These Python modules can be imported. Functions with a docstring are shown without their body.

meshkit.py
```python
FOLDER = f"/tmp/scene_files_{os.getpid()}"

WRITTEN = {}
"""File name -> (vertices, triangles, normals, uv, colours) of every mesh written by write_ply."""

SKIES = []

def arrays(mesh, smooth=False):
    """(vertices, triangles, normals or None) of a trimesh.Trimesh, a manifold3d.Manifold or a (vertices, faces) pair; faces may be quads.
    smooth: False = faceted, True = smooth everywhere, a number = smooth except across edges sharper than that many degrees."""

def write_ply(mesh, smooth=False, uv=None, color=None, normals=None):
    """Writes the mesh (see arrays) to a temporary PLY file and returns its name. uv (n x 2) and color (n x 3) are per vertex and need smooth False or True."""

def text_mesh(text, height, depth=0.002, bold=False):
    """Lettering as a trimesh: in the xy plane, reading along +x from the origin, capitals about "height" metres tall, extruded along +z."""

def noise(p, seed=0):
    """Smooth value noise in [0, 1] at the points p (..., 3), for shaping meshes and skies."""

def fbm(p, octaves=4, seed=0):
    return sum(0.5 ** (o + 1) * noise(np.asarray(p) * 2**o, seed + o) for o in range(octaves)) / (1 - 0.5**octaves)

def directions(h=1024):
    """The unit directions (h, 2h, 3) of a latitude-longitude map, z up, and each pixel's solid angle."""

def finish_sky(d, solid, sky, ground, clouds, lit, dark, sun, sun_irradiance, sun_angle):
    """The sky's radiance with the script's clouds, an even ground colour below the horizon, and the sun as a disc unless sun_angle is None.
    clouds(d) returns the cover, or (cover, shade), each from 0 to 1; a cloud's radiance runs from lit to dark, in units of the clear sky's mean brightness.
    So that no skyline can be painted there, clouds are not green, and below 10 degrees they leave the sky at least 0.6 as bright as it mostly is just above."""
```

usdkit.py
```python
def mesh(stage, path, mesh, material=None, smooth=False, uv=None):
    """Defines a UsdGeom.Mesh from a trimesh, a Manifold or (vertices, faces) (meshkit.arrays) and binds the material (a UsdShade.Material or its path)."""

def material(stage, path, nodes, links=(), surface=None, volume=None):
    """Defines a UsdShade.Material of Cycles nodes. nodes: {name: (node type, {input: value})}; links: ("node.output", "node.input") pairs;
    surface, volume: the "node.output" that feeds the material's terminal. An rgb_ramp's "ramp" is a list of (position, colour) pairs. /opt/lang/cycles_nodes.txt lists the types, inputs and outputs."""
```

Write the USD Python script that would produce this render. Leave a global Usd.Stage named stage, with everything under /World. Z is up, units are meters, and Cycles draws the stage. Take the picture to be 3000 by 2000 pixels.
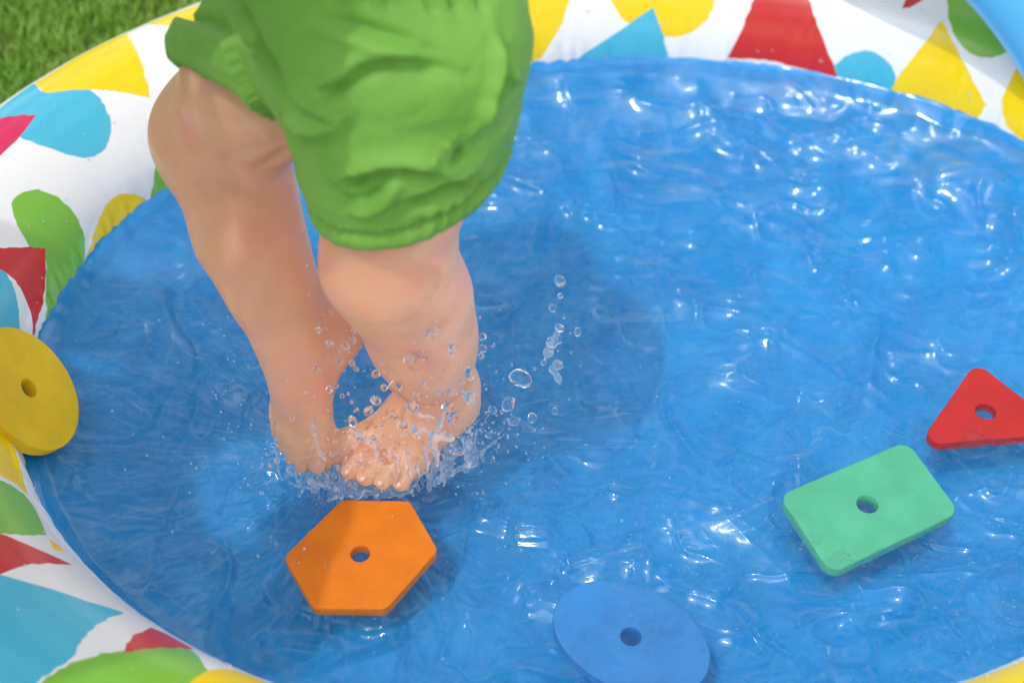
import math, random
import numpy as np, trimesh, shapely, usdkit, meshkit
from scipy import ndimage
from scipy.spatial import cKDTree
from shapely.geometry import Polygon, box
from pxr import Usd, UsdGeom, UsdLux, UsdShade, Gf, Sdf, Vt
rng = np.random.default_rng(7)
stage = Usd.Stage.CreateInMemory()
UsdGeom.SetStageUpAxis(stage, 'Z'); UsdGeom.SetStageMetersPerUnit(stage, 1.0)
UsdGeom.Xform.Define(stage, '/World'); UsdGeom.Scope.Define(stage, '/World/Looks')

# ------------------------------------------------------------------ camera, sky, sun, exposure
PITCH, DIST = math.radians(46), 1.10
EYE = np.array([0, -DIST*math.cos(PITCH), DIST*math.sin(PITCH)])
cam = UsdGeom.Camera.Define(stage, '/World/camera')
cam.CreateFocalLengthAttr(50.0); cam.CreateHorizontalApertureAttr(36.0)
cam.CreateFStopAttr(4.5); cam.CreateFocusDistanceAttr(1.0)
cam.CreateExposureAttr(-0.96)
fw = np.array([0, math.cos(PITCH), -math.sin(PITCH)]); upv = np.array([0, math.sin(PITCH), math.cos(PITCH)])
cam.AddTransformOp().Set(Gf.Matrix4d(*map(float, (1, 0, 0, 0, *upv, 0, *(-fw), 0, *EYE, 1))))
SUN_EL, SUN_AZ = math.radians(66), math.radians(-52)
S = np.array([-math.cos(SUN_EL)*math.cos(SUN_AZ), math.cos(SUN_EL)*math.sin(SUN_AZ), math.sin(SUN_EL)])
usdkit.material(stage, '/World/Looks/sky', {'sky': ('sky_texture', {'sky_type': 'single_scattering', 'sun_disc': False, 'sun_elevation': SUN_EL, 'sun_rotation': math.atan2(S[0], S[1]), 'aerosol_density': 2.0}),
    'tc': ('texture_coordinate', {}), 'n': ('noise_texture', {'scale': 4.5, 'detail': 6, 'roughness': .52, 'distortion': .25}), 'r': ('rgb_ramp', {'ramp': [(.455, (.10, .10, .10)), (.495, (.85, .85, .85)), (.62, (1, 1, 1))]}),
    'w': ('hsv', {'saturation': .10, 'value': 3.7}), 'm': ('mix_color', {'use_clamp': False}), 'bg': ('background_shader', {'strength': 0.15})},
    [('tc.generated', 'n.vector'), ('n.fac', 'r.fac'), ('sky.color', 'w.color'), ('r.color', 'm.fac'), ('sky.color', 'm.a'), ('w.color', 'm.b'), ('m.result', 'bg.color')], surface='bg.background')
dome = UsdLux.DomeLight.Define(stage, '/World/sky')
UsdShade.MaterialBindingAPI.Apply(dome.GetPrim()).Bind(UsdShade.Material.Get(stage, '/World/Looks/sky'))
dome.GetPrim().SetCustomDataByKey('kind', 'structure')
sun = UsdLux.DistantLight.Define(stage, '/World/sun')
sun.CreateIntensityAttr(0.62); sun.CreateAngleAttr(0.8); sun.CreateColorAttr(Gf.Vec3f(1, .955, .88)); sun.CreateNormalizeAttr(True)
zx = np.cross([0, 1, 0], S); zx /= np.linalg.norm(zx); zy = np.cross(S, zx)
sun.AddTransformOp().Set(Gf.Matrix4d(*map(float, (*zx, 0, *zy, 0, *S, 0, 0, 0, 0, 1))))

# ------------------------------------------------------------------ helpers
used = {}
def numbered(parent, name):
    k = used.get((parent, name), 0); used[(parent, name)] = k + 1
    return f'{parent}/{name}' + (f'_{k:03d}' if k else '')
def tag(p, label=None, cat=None, group=None, kind=None):
    for k, v in (('label', label), ('category', cat), ('group', group), ('kind', kind)):
        if v: p.SetCustomDataByKey(k, v)
    return p
def put(name, mesh, mat, parent='/World', smooth=False, normals=None, base=None):
    parent = parent if isinstance(parent, str) else str(parent.GetPath())
    if isinstance(mesh, tuple): v, f = mesh
    else: v, f = np.array(mesh.vertices), np.array(mesh.faces)
    v = np.asarray(v, float) - (0 if base is None else np.asarray(base, float))
    path = numbered(parent, name)
    m = usdkit.mesh(stage, path, (v, np.asarray(f)), M[mat], smooth=smooth)
    if normals is not None:
        m.CreateNormalsAttr(Vt.Vec3fArray.FromNumpy(np.asarray(normals, np.float32))); m.SetNormalsInterpolation('vertex')
    return m.GetPrim()
def thing(name, loc, label, cat, group=None):
    x = UsdGeom.Xform.Define(stage, numbered('/World', name)); x.AddTranslateOp().Set(Gf.Vec3d(*map(float, loc)))
    return tag(x.GetPrim(), label, cat, group)
def smooth01(x, a, b):
    t = np.clip((x-a)/(b-a), 0, 1); return t*t*(3-2*t)
def fbm2(x, y, s, o=3, seed=0):
    return meshkit.fbm(np.stack([np.asarray(x)*s, np.asarray(y)*s, np.zeros_like(x)+.37], -1), o, seed)
def grid_faces(n, m, wrap=False):
    i, j = np.meshgrid(np.arange(n if wrap else n-1), np.arange(m-1), indexing='ij'); k = (i+1) % n
    return np.stack([i*m+j, k*m+j, k*m+j+1, i*m+j+1], -1).reshape(-1, 4)
def vnormals(v, f):
    return meshkit.arrays((v, f), True)[2]

# ------------------------------------------------------------------ materials
M = {}
def mat(name, nodes, links, surface):
    M[name] = usdkit.material(stage, '/World/Looks/' + name, nodes, links, surface=surface)
POS = ('geometry', {})
def plain(name, col, rough, var=.06, scale=30, bump=.0, bscale=300, bdist=.0005, spec=.5, **kw):
    """one colour with a little unevenness of tone and a fine relief"""
    c = np.array(col)
    mat(name, {'g': POS, 'n': ('noise_texture', {'scale': scale, 'detail': 4}), 'r': ('rgb_ramp', {'ramp': [(.3, tuple(c*(1-var))), (.7, tuple(np.minimum(c*(1+var), .95)))]}),
        'n2': ('noise_texture', {'scale': bscale, 'detail': 3}), 'b': ('bump', {'strength': bump, 'distance': bdist}),
        'p': ('principled_bsdf', {'roughness': rough, 'specular_ior_level': spec, **kw})},
        [('g.position', 'n.vector'), ('n.fac', 'r.fac'), ('r.color', 'p.base_color'), ('g.position', 'n2.vector'), ('n2.fac', 'b.height'), ('b.normal', 'p.normal')], 'p.BSDF')
for n, c in dict(white=(.80, .80, .79), yellow=(.84, .60, .004), cyan=(.07, .45, .62), green=(.19, .46, .045), red=(.56, .024, .018), pink=(.60, .024, .10)).items():
    plain('vinyl_' + n, c, .22, .015, 12, .08, 90, .001)
for n, c in dict(orange=(.72, .19, .007), mint=(.085, .42, .25), red=(.46, .022, .020), yellow=(.80, .53, .012), blue=(.035, .215, .54)).items():
    plain('foam_' + n, c, .68, .09, 38, .45, 140, .0011, .35)
mat('shorts_cloth', {'g': POS, 'n': ('noise_texture', {'scale': 11, 'detail': 3, 'distortion': .6}), 'r': ('rgb_ramp', {'ramp': [(.34, (.165, .385, .055)), (.50, (.215, .475, .075)), (.70, (.235, .50, .085))]}),
    'n2': ('noise_texture', {'scale': 70, 'detail': 3, 'distortion': 1.6}), 'n3': ('noise_texture', {'scale': 900, 'detail': 2}), 'b': ('bump', {'strength': .30, 'distance': .0022}), 'b2': ('bump', {'strength': .30, 'distance': .0004}),
    'p': ('principled_bsdf', {'roughness': .55, 'specular_ior_level': .4}), 't': ('translucent_bsdf', {'color': (.22, .46, .04)}), 'm': ('mix_closure', {'fac': .14})},
    [('g.position', 'n.vector'), ('n.fac', 'r.fac'), ('r.color', 'p.base_color'), ('g.position', 'n2.vector'), ('g.position', 'n3.vector'), ('n2.fac', 'b.height'), ('n3.fac', 'b2.height'), ('b.normal', 'b2.normal'), ('b2.normal', 'p.normal'), ('p.BSDF', 'm.closure1'), ('t.BSDF', 'm.closure2')], 'm.closure')
plain('shirt_cloth', (.75, .74, .70), .85, .03, 60, .2, 1400, .0003, .2)
plain('adult_shirt', (.10, .16, .30), .85, .04, 40, .2, 900, .0004, .2)
plain('adult_trousers', (.25, .22, .18), .85, .04, 40, .2, 900, .0004, .2)
plain('toenail', (.60, .34, .24), .3, .02, 60, 0, 300, .0005, .5)
plain('hair', (.10, .05, .022), .45, .3, 200, .6, 500, .002, .4)
plain('arch_vinyl', (.10, .42, .72), .25, .02, 14, .08, 60, .001)
mat('skin', {'g': POS, 'n': ('noise_texture', {'scale': 22, 'detail': 4}), 'r': ('rgb_ramp', {'ramp': [(.30, (.59, .305, .180)), (.5, (.64, .345, .210)), (.72, (.66, .285, .185))]}),
    'v': ('voronoi_texture', {'scale': 900}), 'b': ('bump', {'strength': .18, 'distance': .0006}), 'n3': ('noise_texture', {'scale': 60, 'detail': 3}), 'b2': ('bump', {'strength': .15, 'distance': .002}),
    'p': ('principled_bsdf', {'roughness': .48, 'specular_ior_level': .45, 'subsurface_weight': .35, 'subsurface_scale': .008, 'subsurface_radius': (1, .35, .2), 'coat_weight': .30, 'coat_roughness': .16})},
    [('g.position', 'n.vector'), ('n.fac', 'r.fac'), ('r.color', 'p.base_color'), ('g.position', 'v.vector'), ('v.distance', 'b.height'), ('g.position', 'n3.vector'), ('n3.fac', 'b2.height'), ('b2.normal', 'b.normal'), ('b.normal', 'p.normal')], 'p.BSDF')
mat('liner', {'g': POS, 'n': ('noise_texture', {'scale': 14, 'detail': 5, 'distortion': 1.2}), 'r': ('rgb_ramp', {'ramp': [(.3, (.010, .215, .54)), (.7, (.020, .285, .66))]}),
    'n2': ('noise_texture', {'scale': 20, 'detail': 2, 'type': 'ridged_multifractal', 'distortion': 1.4}), 'b': ('bump', {'strength': .4, 'distance': .006}),
    'p': ('principled_bsdf', {'roughness': .13, 'specular_ior_level': .7})},
    [('g.position', 'n.vector'), ('n.fac', 'r.fac'), ('r.color', 'p.base_color'), ('g.position', 'n2.vector'), ('n2.fac', 'b.height'), ('b.normal', 'p.normal')], 'p.BSDF')
mat('water', {'g': POS, 'n': ('noise_texture', {'scale': 70, 'detail': 4, 'distortion': 1.5}), 'b': ('bump', {'strength': .25, 'distance': .002}),
    'f': ('fresnel', {'IOR': 1.36}), 'bk': ('math', {'math_type': 'subtract', 'value1': 1.0}), 'fx': ('math', {'math_type': 'multiply'}), 't': ('transparent_bsdf', {'color': (.97, .99, 1.0)}), 'rf': ('refraction_bsdf', {'color': (.97, .99, 1.0), 'IOR': 1.33, 'roughness': .0}),
    'm': ('mix_closure', {'fac': .25}), 'gl': ('glossy_bsdf', {'color': (1, 1, 1), 'roughness': .02}), 'o': ('mix_closure', {})},
    [('g.position', 'n.vector'), ('n.fac', 'b.height'), ('b.normal', 'gl.normal'), ('b.normal', 'rf.normal'), ('t.BSDF', 'm.closure1'), ('rf.BSDF', 'm.closure2'), ('g.backfacing', 'bk.value2'), ('bk.value', 'fx.value1'), ('f.fac', 'fx.value2'), ('fx.value', 'o.fac'), ('m.closure', 'o.closure1'), ('gl.BSDF', 'o.closure2')], 'o.closure')
mat('drop', {'p': ('glass_bsdf', {'color': (1, 1, 1), 'roughness': 0.0, 'IOR': 1.33}), 't': ('transparent_bsdf', {'color': (1, 1, 1)}), 'm': ('mix_closure', {'fac': .92})}, [('t.BSDF', 'm.closure1'), ('p.BSDF', 'm.closure2')], 'm.closure')
mat('spray', {'p': ('glass_bsdf', {'color': (1, 1, 1), 'roughness': 0.0, 'IOR': 1.33}), 't': ('transparent_bsdf', {'color': (1, 1, 1)}), 'm': ('mix_closure', {'fac': .85}), 'd': ('diffuse_bsdf', {'color': (.9, .93, .96)}), 'm2': ('mix_closure', {'fac': .06})},
    [('t.BSDF', 'm.closure1'), ('p.BSDF', 'm.closure2'), ('m.closure', 'm2.closure1'), ('d.BSDF', 'm2.closure2')], 'm2.closure')
mat('bubble', {'f': ('fresnel', {'IOR': 1.6}), 't': ('transparent_bsdf', {'color': (1, 1, 1)}), 'd': ('diffuse_bsdf', {'color': (.85, .9, .95)}), 'gl': ('glossy_bsdf', {'color': (1, 1, 1), 'roughness': .05}), 'm': ('mix_closure', {'fac': .16}), 'o': ('mix_closure', {})},
    [('t.BSDF', 'm.closure1'), ('d.BSDF', 'm.closure2'), ('f.fac', 'o.fac'), ('m.closure', 'o.closure1'), ('gl.BSDF', 'o.closure2')], 'o.closure')
mat('lawn', {'g': POS, 'n': ('noise_texture', {'scale': 9, 'detail': 6}), 'r': ('rgb_ramp', {'ramp': [(.3, (.035, .085, .010)), (.7, (.09, .18, .022))]}), 'p': ('principled_bsdf', {'roughness': .9})},
    [('g.position', 'n.vector'), ('n.fac', 'r.fac'), ('r.color', 'p.base_color')], 'p.BSDF')
for i, c in enumerate(((.18, .35, .035), (.24, .42, .06), (.30, .42, .085), (.14, .29, .03))):
    mat(f'blade_{i}', {'d': ('principled_bsdf', {'base_color': c, 'roughness': .55}), 't': ('translucent_bsdf', {'color': tuple(np.array(c)*1.3)}), 'm': ('mix_closure', {'fac': .3})}, [('d.BSDF', 'm.closure1'), ('t.BSDF', 'm.closure2')], 'm.closure')

# ------------------------------------------------------------------ the lawn
GROUND = -.080
gx = np.concatenate([-np.geomspace(900, 4, 14), np.linspace(-3, 3, 40), np.geomspace(4, 900, 14)])
GX, GY = np.meshgrid(gx, gx, indexing='ij')
tag(put('lawn', (np.stack([GX, GY, GROUND - .004 + 0*GX], -1).reshape(-1, 3), grid_faces(len(gx), len(gx))), 'lawn'), kind='structure')

# ------------------------------------------------------------------ the pool: an inflated oval ring with a printed skin, and a blue liner
CX, CY, A, B_, ROT, R0 = .0908, .0174, .4624, .3642, .1382, .0785
CR, SR = math.cos(ROT), math.sin(ROT)
def oval(t, off):
    """a point of the pool's inner edge, moved outwards by off"""
    X, Y = A*np.cos(t), B_*np.sin(t); nx, ny = np.cos(t)/A, np.sin(t)/B_; l = np.hypot(nx, ny)
    X = X + nx/l*off; Y = Y + ny/l*off
    return CX + CR*X - SR*Y, CY + SR*X + CR*Y
def ring_point(t, al):
    w = meshkit.fbm(np.stack([np.cos(t)*14, np.sin(t)*14, al*.6], -1), 2, 3) - .5
    pinch = np.exp(-(np.minimum(abs(al), abs(al-2*np.pi))/.32)**2)
    r = R0*(1 + .008*np.sin(5*t+1) + .006*np.sin(9*t + 2*al)) + .0035*pinch*(meshkit.noise(np.stack([np.cos(t)*75, np.sin(t)*75, al*2], -1), 5)-.5) + .0015*w
    x, y = oval(t, R0 - r*np.cos(al))
    return np.stack([x, y, r*np.sin(al)], -1)
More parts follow.
